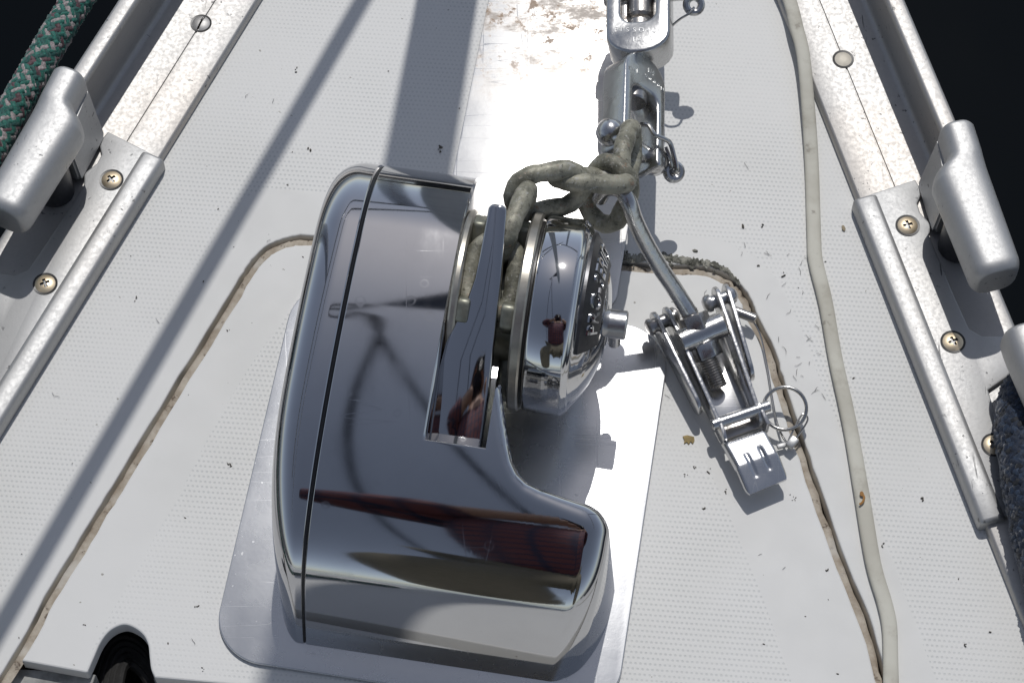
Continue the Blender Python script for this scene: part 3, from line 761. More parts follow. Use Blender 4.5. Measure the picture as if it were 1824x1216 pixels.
# chain stripper arm lying over the chain wheel
bm = bmesh.new()
k = .5; nz = nrm(np.array([0, -k, 1.])); zx = nrm(EY + EZ * k); zn = np.cross(EX, zx)
base = W(-29, -78, 81)
def arm_pt(a, b): return (a + 29) * .001, (b + 78) * math.sqrt(1 + k * k) * .001
arm = [arm_pt(a, b) for a, b in [(-42.2, -88), (-16.2, -88), (-16.2, -60), (-17, -38), (-18, -10), (-20.2, 21), (-22, 23), (-28, 23), (-29.4, 21), (-30.4, 0), (-31.2, -10), (-33.2, -19), (-37, -29), (-40.6, -40), (-42.2, -52)]]
prism(bm, arm, -.008, 0, frame(base, EX, zx, zn), .0016, 3)
obj('chain_stripper', bm, m_chrome_side, wl, angle=30)
bm = bmesh.new(); cyl(bm, W(-42, -84, 64), W(-14, -84, 64), .0055); obj('pivot_pin', bm, m_screw, wl)

# chain wheel: hub, flanges, pocket ribs
AX = frame(W(0, 0, 70), EY, EZ, EX)                                # local z along the axle
bm = bmesh.new()
lathe(bm, [(0, -.043), (.028, -.043), (.030, -.036), (.0300, -.012), (.028, -.004), (0, -.004)], AX, 48)
gy = obj('chain_wheel', bm, m_bronze, wl)
for z0, z1, R in ((-.0415, -.0375, .0475), (-.0095, -.0038, .0505)):
    bm = bmesh.new(); lathe(bm, [(.020, z0), (R - .001, z0), (R, z0 + .001), (R, z1 - .001), (R - .001, z1), (.020, z1)], AX, 72); obj('flange', bm, m_flange, gy)
for i in range(5):
    q = math.radians(52 + 72 * i)
    for z0, z1 in ((-.0377, -.0315), (-.0160, -.0093)):
        bm = bmesh.new(); d = EY * math.cos(q) + EZ * math.sin(q); s = np.cross(EX, d)
        prism(bm, [(-.010, .028), (.010, .028), (.0062, .0455), (.004, .0468), (-.004, .0468), (-.0062, .0455)], z0, z1, frame(W(0, 0, 70), s, d, EX), .0012, 2); obj('pocket_rib', bm, m_bronze, gy)
bm = bmesh.new(); lathe(bm, [(.018, -.0042), (.0465, -.0042), (.0465, -.0016), (.018, -.0016)], AX, 64); obj('gap_ring', bm, m_gasket, wl)  # dark ring painting in the black gap between flange and cap
# clutch cap with dome, badge and socket
DOME = [(.0486, .0186), (.0474, .0200), (.0462, .0206), (.043, .0228), (.038, .0262), (.030, .0302), (.020, .0336), (.010, .0352), (0, .0356)]
bm = bmesh.new()
dn = smooth_path([np.array([r, h, 0]) for r, h in DOME], 5)
lathe(bm, [(.030, -.0026), (.0480, -.0026), (.0494, -.0018), (.0500, -.0004), (.0500, .0164), (.0496, .0178)] + [(max(0, float(p[0])), float(p[1])) for p in dn], AX, 112)
cap = obj('clutch_cap', bm, m_cap, wl, angle=40)
def dome_a(r): 
    rr = np.array([d[0] for d in DOME][::-1]); aa = np.array([d[1] for d in DOME][::-1]); return float(np.interp(r, rr, aa))
def on_dome(th, r, off):                                          # th from straight up towards the bow
    return W((dome_a(r) + off) * 1000, r * math.sin(th) * 1000, 70 + r * math.cos(th) * 1000)
bm = bmesh.new(); NT, NR = 30, 6; th0, th1, r0, r1 = math.radians(-52), math.radians(60), .0285, .0445
top = [[bm.verts.new(V3(on_dome(th0 + (th1 - th0) * i / NT, r0 + (r1 - r0) * j / NR, .0016))) for j in range(NR + 1)] for i in range(NT + 1)]
bot = [[bm.verts.new(V3(on_dome(th0 + (th1 - th0) * i / NT, r0 + (r1 - r0) * j / NR, -.001))) for j in range(NR + 1)] for i in range(NT + 1)]
for i in range(NT):
    for j in range(NR): bm.faces.new((top[i][j], top[i + 1][j], top[i + 1][j + 1], top[i][j + 1]))
    for j in (0, NR): bm.faces.new((top[i][j], top[i + 1][j], bot[i + 1][j], bot[i][j]))
for i in (0, NT):
    for j in range(NR): bm.faces.new((top[i][j], top[i][j + 1], bot[i][j + 1], bot[i][j]))
badge = obj('badge', bm, plain('badge_dark', (.10, .10, .105), .35, .8, .3), cap, angle=30)
def dome_text(body, size, th_c, r_c, off, flip=False):
    b = text_mesh(body, size, .0012)
    for v in b.verts:
        x, y, z = v.co; 
        if flip: v.co = V3(on_dome(th_c - x / r_c, r_c - y, off + z))
        else: v.co = V3(on_dome(th_c + x / r_c, r_c + y, off + z))
    return b
bm = dome_text('PRO-SERIES', .0112, math.radians(4), .0362, .0019); obj('raised_lettering', bm, m_cap, cap, angle=30)
bm = dome_text('LEWMAR', .0095, math.radians(180), .0355, .0003, True); obj('raised_lettering', bm, m_cap, cap, angle=30)
bm = bmesh.new(); cyl(bm, W(33, 0, 70), W(44.2, 0, 70), .0074, .0007, 32); obj('socket_boss', bm, m_fit, cap)
bm = bmesh.new(); cyl(bm, W(38.5, 0, 64), W(38.5, -1.5, 52), .0032, .0005, 16); obj('socket_pin', bm, m_fit, cap)

# ------------------------------------------------------------------ anchor chain
def link(bm, c, L, N, r=.0049, ws=.0113, hl=.0072):
    """one link: centre, long axis, plane normal"""
    L = nrm(L); N = np.array(N, float); N = nrm(N - L * (N @ L)); Wd = np.cross(N, L); pts = []
    for k in range(13): q = math.pi * k / 12; pts.append(c + L * (hl + ws * math.sin(q)) + Wd * ws * math.cos(q))
    for k in range(3): pts.append(c - Wd * ws + L * (hl - 2 * hl * (k + .5) / 3))
    for k in range(13): q = math.pi * k / 12; pts.append(c - L * (hl + ws * math.sin(q)) - Wd * ws * math.cos(q))
    for k in range(3): pts.append(c + Wd * ws + L * (-hl + 2 * hl * (k + .5) / 3))
    rr = [r * (1 + .05 * math.sin(i * 2.1) + .03 * math.sin(i * 5.3 + 1)) for i in range(len(pts))]; rr[14] *= 1.13
    tube(bm, pts, rr, 14, closed=True, up=N)
ch = thing('anchor_chain', 'weathered grey green galvanised chain from swivel over the windlass wheel', 'chain', W(-24, 30, 100))
view = lambda p: nrm(CAM - p)
def mixv(*a): return nrm(sum(k * np.array(v) for k, v in a))
LINKS = []
def L2(pa, za, pb, zb, nfun):
    a, b = P(*pa, za), P(*pb, zb); c = (a + b) / 2; LINKS.append((c, b - a, nfun(c, nrm(b - a))))
on = lambda ang: W(-23.5, 36.5 * math.sin(math.radians(ang)), 70 + 36.5 * math.cos(math.radians(ang)))
rad = lambda ang: EY * math.sin(math.radians(ang)) + EZ * math.cos(math.radians(ang)); tan = lambda ang: EY * math.cos(math.radians(ang)) - EZ * math.sin(math.radians(ang))
LINKS.append((on(-6), tan(-16), rad(-16)))
edge = lambda tilt: (lambda c, l: mixv((math.cos(tilt), nrm(np.cross(l, view(c)))), (math.sin(tilt), view(c))))
L2((886, 472), .1135, (950, 322), .1075, edge(.15))
L2((912, 350), .1075, (1038, 330), .1010, edge(.98))
L2((985, 318), .1045, (1120, 324), .0900, edge(-.16))
L2((1098, 312), .0880, (1068, 378), .0640, edge(1.25))
L2((1136, 222), .0570, (1098, 338), .0860, edge(-.55))
for c, l, n in LINKS:
    bm = bmesh.new(); link(bm, c, l, n); obj('chain_link', bm, m_chain, ch, angle=80)

# ------------------------------------------------------------------ swivel connector
def jaw(bm, M, w=.033, t=.020, slot=.020, depth=.040, body=.024, round_end=True, bev=.0026):
    h = w / 2; s = slot / 2; r = .007
    pl = [(-h, depth + .004), (-h + .002, depth + .007), (-s - .001, depth + .007), (-s, depth + .004), (-s, r)]
    for k in range(1, 7): q = math.radians(180 + 90 * k / 7); pl.append((-s + r + r * math.cos(q), r + r * math.sin(q)))
    for k in range(1, 7): q = math.radians(270 + 90 * k / 7); pl.append((s - r + r * math.cos(q), r + r * math.sin(q)))
    pl += [(s, r), (s, depth + .004), (s + .001, depth + .007), (h - .002, depth + .007), (h, depth + .004), (h, -body * .36)] + [(h * math.cos(math.radians(q_)), -body * .36 - body * .64 * math.sin(math.radians(q_))) for q_ in range(15, 180, 15)] + [(-h, -body * .36)]
    prism(bm, pl[::-1], -t / 2, t / 2, M, bev, 3)
sw = thing('chain_swivel', 'stainless anchor swivel with two forked jaws joined end to end', 'swivel', P(1135, 108, .052))
# lower jaw (towards the windlass), rolled to the right
joint = P(1131, 112, .052); pinc = P(1127, 262, .056)
Yl = nrm(pinc - joint); lat = nrm(np.cross(np.array([0, 0, 1.]), Yl)); roll = math.radians(43)
Xl = nrm(-lat * math.cos(roll) * -1); 
Xl = nrm(np.array([1., -.16, 0]) - Yl * (np.array([1., -.16, 0]) @ Yl)); up_l = nrm(np.cross(Xl, Yl)); up_l = up_l if up_l[2] > 0 else -up_l
Xr = Xl * math.cos(roll) - up_l * math.sin(roll); Zr = up_l * math.cos(roll) + Xl * math.sin(roll)
Lw = np.linalg.norm(pinc - joint)
bm = bmesh.new(); org = joint + Yl * .0225
jaw(bm, frame(org, Xr, Yl, Zr), .0315, .0175, .0195, Lw - .0225 + .003, .0225)
j1 = obj('lower_jaw', bm, m_jaw, sw, angle=40)
bm = bmesh.new(); cyl(bm, pinc - Xr * .0165, pinc + Xr * .0185, .0048); obj('clevis_pin', bm, m_fit, sw)
bm = bmesh.new(); lathe(bm, [(0, .0078), (.0030, .0074), (.0056, .0060), (.0072, .0034), (.0078, 0), (.0070, -.003), (0, -.003)], axisM(pinc - Xr * .0165, -Xr), 28); obj('pin_head', bm, m_fit, sw)
bm = bmesh.new(); lathe(bm, [(0, .0085), (.0040, .0080), (.0068, .0058), (.0082, .002), (.0084, -.001), (.0080, -.004), (0, -.004)], axisM(pinc + Xr * .0155, Xr), 28); obj('pin_head', bm, m_fit, sw)
bm = bmesh.new(); cyl(bm, org - Yl * .004, org + Yl * .0055, .0072, .0008); obj('swivel_bolt', bm, m_dull, sw)
# upper jaw (towards the bow), lying almost flat
ju = P(1140, 92, .052); tu = P(1140, -60, .052); Yu = nrm(tu - ju)
Xu0 = nrm(np.array([1., -.05, 0]) - Yu * (np.array([1., -.05, 0]) @ Yu)); Zu0 = np.cross(Xu0, Yu); Zu0 = Zu0 if Zu0[2] > 0 else -Zu0
ru = math.radians(-9); Xu = Xu0 * math.cos(ru) - Zu0 * math.sin(ru); Zu = Zu0 * math.cos(ru) + Xu0 * math.sin(ru)
bm = bmesh.new(); orgu = P(1140, 58, .054); jaw(bm, frame(orgu, Xu, Yu, Zu), .0350, .0215, .0190, .040, .0205, True, .0032)
obj('upper_jaw', bm, m_jaw, sw, angle=40)
bm = bmesh.new(); cyl(bm, orgu + Yu * .026 - Xu * .020, orgu + Yu * .026 + Xu * .027, .0056); obj('clevis_pin', bm, m_fit, sw)
bm = bmesh.new(); cyl(bm, orgu + Yu * .010 - Zu * .003, orgu + Yu * .045 - Zu * .003, .0078, .0015); obj('anchor_shank', bm, m_dull, sw)
bm = bmesh.new(); cyl(bm, orgu - Yu * .003, orgu + Yu * .006, .0072, .0008); obj('swivel_bolt', bm, m_dull, sw)
def eye(bm, c, n, R, r):
    x = nrm(np.cross(n, [0.2, 1, .1])); y = np.cross(n, x)
    tube(bm, [c + (x * math.cos(q) + y * math.sin(q)) * R for q in [2 * math.pi * k / 20 for k in range(20)]], r, 10, closed=True, up=n)
bm = bmesh.new(); e_c = P(1236, 9, .056); eye(bm, e_c, nrm([.1, -.5, .8]), .0042, .0021); obj('pin_eye', bm, m_fit, sw)
bm = bmesh.new(); tube(bm, smooth_path([P(1236, 14, .057), P(1228, 24, .058), P(1212, 34, .056), P(1200, 44, .052), P(1192, 52, .048)], 6), .0007, 8); obj('lock_wire', bm, m_wire, sw)
bm = bmesh.new(); e2 = P(1200, 306, .040); eye(bm, e2, nrm([.25, -.45, .85]), .0040, .0023); obj('pin_eye', bm, m_fit, sw)
bm = bmesh.new(); tube(bm, smooth_path([P(1142, 222, .060), P(1155, 224, .062), P(1166, 240, .061), P(1184, 248, .058), P(1194, 256, .055), P(1201, 280, .050), P(1205, 300, .046), P(1202, 308, .043), P(1196, 304, .040)], 7), .0013, 10); obj('lock_wire', bm, m_wire, sw)
bm = bmesh.new(); tube(bm, smooth_path([P(1186, 262, .052), P(1194, 282, .048), P(1199, 300, .043)], 6), .0010, 8); obj('lock_wire', bm, m_wire, sw)
mt = steel('stamped_bright', (.78, .78, .77), (.22, .3), .1, 90)
def jaw_text(body, size, o, X, Y, parent):
    b = text_mesh(body, size, .0003); bmesh.ops.transform(b, matrix=frame(o, X, Y, np.cross(X, Y)), verts=b.verts); return obj('stamped_lettering', b, mt, parent, angle=30)
uj = [c for c in sw.children if c.name.startswith('upper_jaw')][0]
fu = orgu + Zu * .01085
for i, chx in enumerate('FTSSO4US'):
    q = (i - 3.5) * .17; c = fu + Yu * (-.0062 - .0022 * 0 + .0 - .0016 * (i - 3.5) * .25) + Xu * (.0118 * math.sin(q * 1.45) / .75)
    jaw_text(chx, .0040, c, Xu, Yu, uj)
jaw_text('1/2', .0040, fu - Yu * .0120 - Xu * .0008, Xu, Yu, uj)
fl = org + Zr * .0089
jaw_text('1/4', .0042, fl - Yl * .0135 + Xr * .0035, Xr, -Yl, j1)
for i, chx in enumerate('SWL.7000N'):
    q = (i - 4) / 4.; c = fl + Xr * (.0128 * q) - Yl * (.0082 - .0014 * q * q)
    jaw_text(chx, .0034, c, Xr, -Yl, j1)

# ------------------------------------------------------------------ chain tensioner (over-centre latch with hook rod)
tn = thing('chain_tensioner', 'stainless over centre chain tensioner with hook rod and ribbed lever tab', 'chain tensioner', P(1270, 680, 0))
bm = bmesh.new()
rodp = smooth_path([P(1068, 352, .072), P(1078, 338, .081), P(1092, 334, .087), P(1108, 340, .0885), P(1120, 360, .086), P(1131, 392, .077), P(1148, 428, .066), P(1172, 470, .053), P(1205, 520, .037), P(1230, 560, .0265)], 8)
tube(bm, rodp, .0044, 16); rod = obj('hook_rod', bm, m_fit, tn)
A_, B_ = P(1226, 552, .0275), P(1281, 690, .0085); dr = nrm(B_ - A_)
def thread(bm, a, b, r, pitch=.0014):
    a = np.array(a); d = b - a; L = np.linalg.norm(d); d /= L; n = int(L / pitch); pr = [(0, 0)]
    for k in range(n): pr += [(r * .90, k * pitch), (r * 1.04, k * pitch + pitch * .5)]
    pr += [(r * .85, L), (0, L + .0004)]; lathe(bm, pr, axisM(a, d), 20)
bm = bmesh.new(); thread(bm, A_, B_, .0047); obj('threaded_end', bm, m_dull, rod, angle=60)
def hexnut(bm, c, d, R, h):
    pl = [(R * math.cos(math.pi / 3 * k), R * math.sin(math.pi / 3 * k)) for k in range(6)]; prism(bm, pl, -h / 2, h / 2, axisM(c, d, (1, .2, .3)), .0008, 2)
bm = bmesh.new(); hexnut(bm, P(1238, 575, .0235), dr, .0086, .0085); obj('hex_nut', bm, m_dull, rod, angle=30)
bm = bmesh.new(); hexnut(bm, P(1259, 624, .0160), dr, .0080, .0085); obj('hex_nut', bm, m_fit, rod, angle=30)
bm = bmesh.new(); cyl(bm, P(1210, 610, .0210), P(1288, 577, .0220), .0068, .0005, 28); obj('cross_bar', bm, m_fit, tn)
def side_plate(name, top, tz, bot, bz, hgt, thick=.0023, r_end=True):
    a, b = P(*top, tz), P(*bot, bz); L = np.linalg.norm(b - a); x = nrm(b - a); y = nrm(EZ - x * x[2]); z = np.cross(x, y); pl = []
    h = hgt / 2
    for k in range(9): q = math.radians(90 + 180 * k / 8); pl.append((h * math.cos(q), h * math.sin(q)))
    for k in range(9): q = math.radians(-90 + 180 * k / 8); pl.append((L + h * .8 * math.cos(q), h * .8 * math.sin(q)))
    bm = bmesh.new(); prism(bm, pl, -thick / 2, thick / 2, frame(a, x, y, z), .0004, 2); return obj(name, bm, m_fit, tn, angle=30)
ZP = .0125
side_plate('lever_side', (1193, 572), ZP + .004, (1284, 770), .0105, .016)
side_plate('lever_side', (1279, 537), ZP + .005, (1349, 738), .0105, .016)
side_plate('base_side', (1172, 583), ZP, (1238, 716), .0110, .0175)
side_plate('base_side', (1297, 534), ZP + .002, (1334, 655), .0110, .0175)
bm = bmesh.new(); cyl(bm, P(1158, 583, .0150), P(1204, 562, .0158), .0038); obj('pivot_pin', bm, m_dull, tn)
for c0, c1 in (((1155, 584), (1166, 579)), ((1204, 560), (1196, 564))):
    bm = bmesh.new(); a, b = P(*c0, .0150), P(*c1, .0152); lathe(bm, [(0, -.0012), (.0034, -.0008), (.0046, .0005), (.0047, .002), (0, .002)], axisM(a, b - a), 20); obj('rivet_head', bm, m_dull, tn)
bm = bmesh.new(); cyl(bm, P(1262, 541, .0165), P(1304, 525, .0172), .0036); obj('pivot_pin', bm, m_fit, tn)
for c0, c1 in (((1258, 542), (1272, 537)), ((1305, 525), (1296, 528))):
    bm = bmesh.new(); a, b = P(*c0, .0165), P(*c1, .0168); lathe(bm, [(0, -.0020), (.0026, -.0018), (.0042, -.0006), (.0048, .0010), (.0048, .0026), (0, .0026)], axisM(a, b - a), 20); obj('rivet_head', bm, m_fit, tn)
bm = bmesh.new(); cyl(bm, P(1302, 551, .009), P(1346, 568, .009), .0026, .0004, 16); obj('stop_pin', bm, m_dull, tn)
bm = bmesh.new(); c = [P(1206, 618, .002)[:2], P(1292, 585, .002)[:2], P(1350, 735, .002)[:2], P(1272, 764, .002)[:2]]
prism(bm, c[::-1] if area(c) < 0 else c, .0008, .0026, None, .0006, 2); obj('base_channel', bm, m_strip2, tn)
# lever tab: folded sheet with pressed ribs
tl, tr_, br, bl = P(1286, 783, .0155), P(1364, 757, .0155), P(1403, 858, .0068), P(1331, 888, .0068)
bm = bmesh.new(); NU, NV = 28, 40
def tabpt(u, v, off):
    # u across 0..1, v along from the fold to the lip
    zc = .0120 + .0017 * (math.sqrt(.0036 + .30) - math.sqrt(.0036 + (v - .52) ** 2)) / .2 * .55 - (.0022 if v > 1e9 else 0) - .0022 * max(0, v - .52) / .48 + .0012 * min(1, v / .06)
    p = (tl * (1 - u) + tr_ * u) * (1 - v) + (bl * (1 - u) + br * u) * v
    p = np.array([p[0], p[1], zc])
    eu = min(u, 1 - u)
    p[2] -= .0030 * max(0, 1 - eu / .06) ** 2 * (1 if v < .55 else .4)
    for ru_, v0, v1 in ((.34, .34, .80), (.68, .28, .76)):
        if v0 < v < v1: p[2] += -.0011 * math.exp(-((u - ru_) / .035) ** 2) * math.sin((v - v0) / (v1 - v0) * math.pi) ** .35
    p[2] += off; return p
def corner(u, v):
    # round the two outer corners
    if v > .86:
        k = (v - .86) / .14; m = 1 - .10 * k * k
        return .5 + (u - .5) * m
    return u
g0 = [[bm.verts.new(V3(tabpt(corner(i / NU, j / NV), j / NV, 0))) for i in range(NU + 1)] for j in range(NV + 1)]
g1_ = [[bm.verts.new(V3(tabpt(corner(i / NU, j / NV), j / NV, -.0018))) for i in range(NU + 1)] for j in range(NV + 1)]
for j in range(NV):
    for i in range(NU): bm.faces.new((g0[j][i], g0[j][i + 1], g0[j + 1][i + 1], g0[j + 1][i])); bm.faces.new((g1_[j][i], g1_[j + 1][i], g1_[j + 1][i + 1], g1_[j][i + 1]))
    for i in (0, NU): bm.faces.new((g0[j][i], g0[j + 1][i], g1_[j + 1][i], g1_[j][i]))
for j in (0, NV):
    for i in range(NU): bm.faces.new((g0[j][i], g0[j][i + 1], g1_[j][i + 1], g1_[j][i]))
obj('lever_tab', bm, m_tab, tn, angle=50)
bm = bmesh.new()                                                  # folded web between the lever sides
c = [P(1283, 742, .0065), P(1352, 716, .0065), P(1366, 756, .0065), P(1292, 782, .0065)]
prism(bm, [(p[0], p[1]) for p in c][::-1] if area(c) < 0 else [(p[0], p[1]) for p in c], .0035, .0065, None, .0005, 2); obj('lever_web', bm, m_dull, tn)
for a, b in (((1279, 752), (1292, 786)), ((1350, 726), (1368, 760))):
    a0, b0 = P(*a, .0125), P(*b, .0125); x = nrm(b0 - a0); L = np.linalg.norm(b0 - a0)
    bm = bmesh.new(); prism(bm, [(0, -.007), (L, -.007), (L, .0035), (0, .0055)], -.001, .001, frame(a0, x, EZ, np.cross(x, EZ)), .0004, 2); obj('tab_ear', bm, m_fit, tn)
bm = bmesh.new(); cyl(bm, P(1268, 757, .0150), P(1371, 722, .0150), .0030, .0005, 20); obj('locking_pin', bm, m_fit, tn)
# split ring through the locking pin, lanyard and crimps
rc = P(1398, 727, .0115); rn = nrm([-.12, -.30, .95]); rx = nrm(np.cross(rn, [0, 1, 0])); ry = np.cross(rn, rx)
bm = bmesh.new()
for tw in (0, 1): tube(bm, [rc + (rx * math.cos(q) + ry * math.sin(q)) * .0112 + rn * (.0006 - .0012 * tw) for q in [2 * math.pi * k / 40 for k in range(40)]], .0009, 8, closed=True, up=rn)
rg_ = tag(obj('split_ring', bm, m_wire, loc=rc, angle=70), 'steel split ring hanging on the locking pin of the chain tensioner', 'ring')
ly = thing('wire_lanyard', 'thin steel wire lanyard with crimp sleeves beside the split ring', 'lanyard', P(1400, 780, 0))
bm = bmesh.new(); tube(bm, smooth_path([P(1330, 560, .006), P(1352, 590, .0035), P(1366, 650, .0020), P(1375, 705, .0020), P(1385, 755, .003), P(1398, 784, .0045), P(1410, 790, .005)], 8), .0005, 8)
tube(bm, smooth_path([P(1410, 788, .006), P(1424, 772, .007), P(1437, 752, .0085), P(1438, 742, .009), P(1430, 737, .0095), P(1420, 752, .0085), P(1410, 772, .007), P(1403, 788, .006)], 8), .0005, 8)
tube(bm, smooth_path([P(1404, 792, .005), P(1392, 772, .004), P(1388, 760, .003)], 6), .0005, 8); obj('wire', bm, m_wire, ly)
bm = bmesh.new(); a, b = P(1404, 796, .0055), P(1416, 782, .0065); x = nrm(b - a); prism(bm, [(0, -.0022), (.0062, -.0022), (.0062, .0022), (0, .0022)], -.0016, .0016, frame(a, x, np.cross([0, 0, 1], x), [0, 0, 1]), .0006, 2); obj('crimp_sleeve', bm, plain('crimp_alloy', (.55, .55, .54), .4, .8), ly)
bm = bmesh.new(); a, b = P(1384, 796, .004), P(1398, 792, .004); x = nrm(b - a); prism(bm, [(0, -.0013), (.0052, -.0013), (.0052, .0013), (0, .0013)], -.0010, .0010, frame(a, x, np.cross([0, 0, 1], x), [0, 0, 1]), .0005, 2); obj('crimp_sleeve', bm, plain('crimp_dull', (.40, .40, .40), .5, .8), ly)

# ------------------------------------------------------------------ small things lying on the deck
rg = np.random.default_rng(11)
def on_deck(px, py):
    p = P(px, py)[:2]
    w = p - O_W[:2]; a, b = w @ EX[:2] * 1000, w @ EY[:2] * 1000
    if -140 < a < 68 and -184 < b < 40: return False
    if -70 < a < 40 and b > 30: return False
    for s in (-1, 1):
        n, t, v0 = rail_axes(s)
        if p @ n[:2] > v0 - .006: return False
    return min(np.hypot(*(p - g)) for g in gap) > .006
bm = bmesh.new(); cnt = 0
SP = [(527, 125, 1.3), (551, 268, 1.6), (788, 262, 2.0), (783, 268, 1.2), (1322, 403, 1.8), (1358, 402, 1.3), (1256, 903, 1.2), (1262, 838, 1.2), (1294, 874, 1.0), (1408, 884, .9), (1416, 888, .9), (408, 828, 1.2), (352, 1080, 1.2), (1642, 886, 1.3), (1718, 1148, 1.1), (1473, 1015, 1.0), (1396, 489, 1.3), (1350, 472, 1.0), (1237, 833, .9), (1222, 846, .9), (362, 1192, .8), (150, 1110, .9), (1574, 970, .9), (1764, 1124, .9), (242, 532, .9), (408, 588, .9)]
for x, y, s in SP:
    for k in range(3):
        q = P(x + rg.normal(0, 2.5), y + rg.normal(0, 2.5), .0004)
        bmesh.ops.create_icosphere(bm, subdivisions=1, radius=.0004 * s * rg.uniform(.5, 1.1), matrix=Matrix.Translation(V3(q)) @ Matrix.Rotation(rg.uniform(0, 3), 4, 'Z') @ Matrix.Diagonal((1.8, 1, .5, 1)))
while cnt < 30:
    x, y = rg.uniform(0, 1824), rg.uniform(0, 1216)
    if not on_deck(x, y): continue
    cnt += 1; q = P(x, y, .0003)
    bmesh.ops.create_icosphere(bm, subdivisions=1, radius=rg.uniform(.00022, .0005), matrix=Matrix.Translation(V3(q)) @ Matrix.Rotation(rg.uniform(0, 3), 4, 'Z') @ Matrix.Diagonal((1.8, .9, .5, 1)))
d = obj('dirt_specks', bm, plain('dirt', (.10, .09, .075), .9), angle=80, kind='stuff'); d['label'] = 'dark dirt specks scattered over the white deck'
bm = bmesh.new(); cnt = 0
while cnt < 46:
    if cnt < 34: x, y = rg.uniform(1290, 1470), rg.uniform(430, 760)
    else: x, y = rg.uniform(0, 1824), rg.uniform(0, 1216)
    if not on_deck(x, y): continue
    cnt += 1; a = P(x, y, .0005); th = rg.uniform(0, 6.28); L = rg.uniform(.002, .0065); pts = [a]
    for k in range(5):
        th += rg.normal(0, .35); a = a + np.array([math.cos(th), math.sin(th), 0]) * L / 5; pts.append(a + np.array([0, 0, rg.uniform(0, .0003)]))
    tube(bm, pts, [.00004] + [.00010] * 4 + [.00004], 4, cap=False)
d = obj('stray_bristles', bm, plain('bristle', (.09, .085, .08), .7), angle=80, kind='stuff'); d['label'] = 'tiny dark hairs stuck to the deck beside the hatch edge'
def flake(name, label, pxs, h, mat):
    bm = bmesh.new(); pl = [P(*p)[:2] for p in pxs]
    if area(pl) < 0: pl = pl[::-1]
    prism(bm, pl, .0003, h, None); tag(obj(name, bm, mat, loc=P(*pxs[0])), label, 'debris')
flake('dry_leaf_scrap', 'small ochre scrap on the deck left of the lever tab', [(1216, 778), (1224, 776), (1236, 779), (1237, 785), (1234, 791), (1230, 787), (1227, 792), (1223, 788), (1218, 791), (1219, 785)], .0010, plain('ochre_scrap', (.42, .31, .13), .8, 0, .4, 300))
flake('seed_husk', 'tiny tan seed husk between the cream hose and right rail', [(1499, 403), (1503, 403), (1506, 409), (1504, 413), (1500, 410)], .0010, plain('husk', (.36, .30, .2), .8))
bm = bmesh.new(); tube(bm, smooth_path([P(1533, 877, .0051), P(1539, 884, .0051), P(1537, 893, .0051), P(1531, 898, .0050)], 5), [.0006] * 16, 6, flat=.35); bmesh.ops.create_icosphere(bm, subdivisions=1, radius=.0012, matrix=Matrix.Translation(V3(P(1535, 879, .0050))) @ Matrix.Diagonal((1, 1.4, .3, 1)))
tag(obj('rust_smear', bm, plain('rust', (.34, .17, .05), .8), loc=P(1536, 884)), 'small curled orange rust smear on the cream hose', 'stain')

# ------------------------------------------------------------------ beyond the frame: bow rigging that shades the deck, and the photographer
def caster(px, z): return P(*px) + SUN * z
a, b = caster((796, 0), .36), caster((745, 290), .58); dv = (b - a) / (b[2] - a[2])
foot = a + dv * (.03 - a[2]); head = a + dv * 9.0
fs = thing('furled_headsail', 'white sail furled round the forestay at the bow', 'sail', foot)
bm = bmesh.new(); zs = [.10, .2, .4, .8, 1.2, 2, 3, 5, 9]; tube(bm, [a + dv * (z - a[2]) for z in zs], [.017, .0175, .0180, .021, .034, .050, .062, .06, .03], 20); obj('rolled_sail', bm, plain('sailcloth', (.62, .63, .64), .7, 0, .1, 20, .4, .004), fs)
bm = bmesh.new(); lathe(bm, [(0, .0), (.05, 0), (.05, .006), (.022, .012), (.022, .05), (.05, .056), (.05, .062), (0, .062)], axisM(foot, dv), 28); obj('furler_drum', bm, m_rubber, fs)
cw = np.array([-.24, .52, 1.95])
stp = a + dv * (1.95 - a[2])
bm = bmesh.new(); pl_ = [cw, stp + np.array([-.05, 0, .10]), stp + np.array([-.05, .05, -.25])]
fr = [bm.verts.new(V3(q)) for q in pl_]; bk = [bm.verts.new(V3(q + np.array([.004, .004, 0]))) for q in pl_]
bm.faces.new(fr); bm.faces.new(bk[::-1])
for k in range(3): bm.faces.new((fr[k], fr[(k + 1) % 3], bk[(k + 1) % 3], bk[k]))
obj('sail_clew', bm, plain('navy_sun_strip', (.03, .045, .09), .8, 0, .2, 20), fs)
jr = plain('sheet_rope', (.05, .06, .09), .8)
for k_, (end, lab_) in enumerate(((np.array([-.62, -2.6, 1.1]), 'dark jib sheet led aft on the left from the sail clew'), (np.array([-.16, -2.7, 1.0]), 'dark jib sheet led aft on the right from the sail clew'))):
    bm = bmesh.new(); lp_ = [cw + np.array([.0, .0, .0]), cw + np.array([-.05, -.02 - .03 * k_, .02]), cw + np.array([-.09, -.07, .0]), cw + np.array([-.06, -.12, -.01]), cw + np.array([-.02, -.07, -.01])]
    tube(bm, smooth_path(lp_ + [cw + np.array([-.01, -.2, -.04]), cw + (end - cw) * .35 + np.array([0, 0, -.06]), end], 8), .006, 8)
    tag(obj('jib_sheet', bm, jr, loc=cw), lab_, 'rope')
l0, l1 = caster((646, 0), .50), caster((45, 1040), .50)
dl_ = l1 - l0
lp = thing('bow_pulpit', 'stainless tube pulpit rail round the bow', 'pulpit', l0 - dl_ * .8)
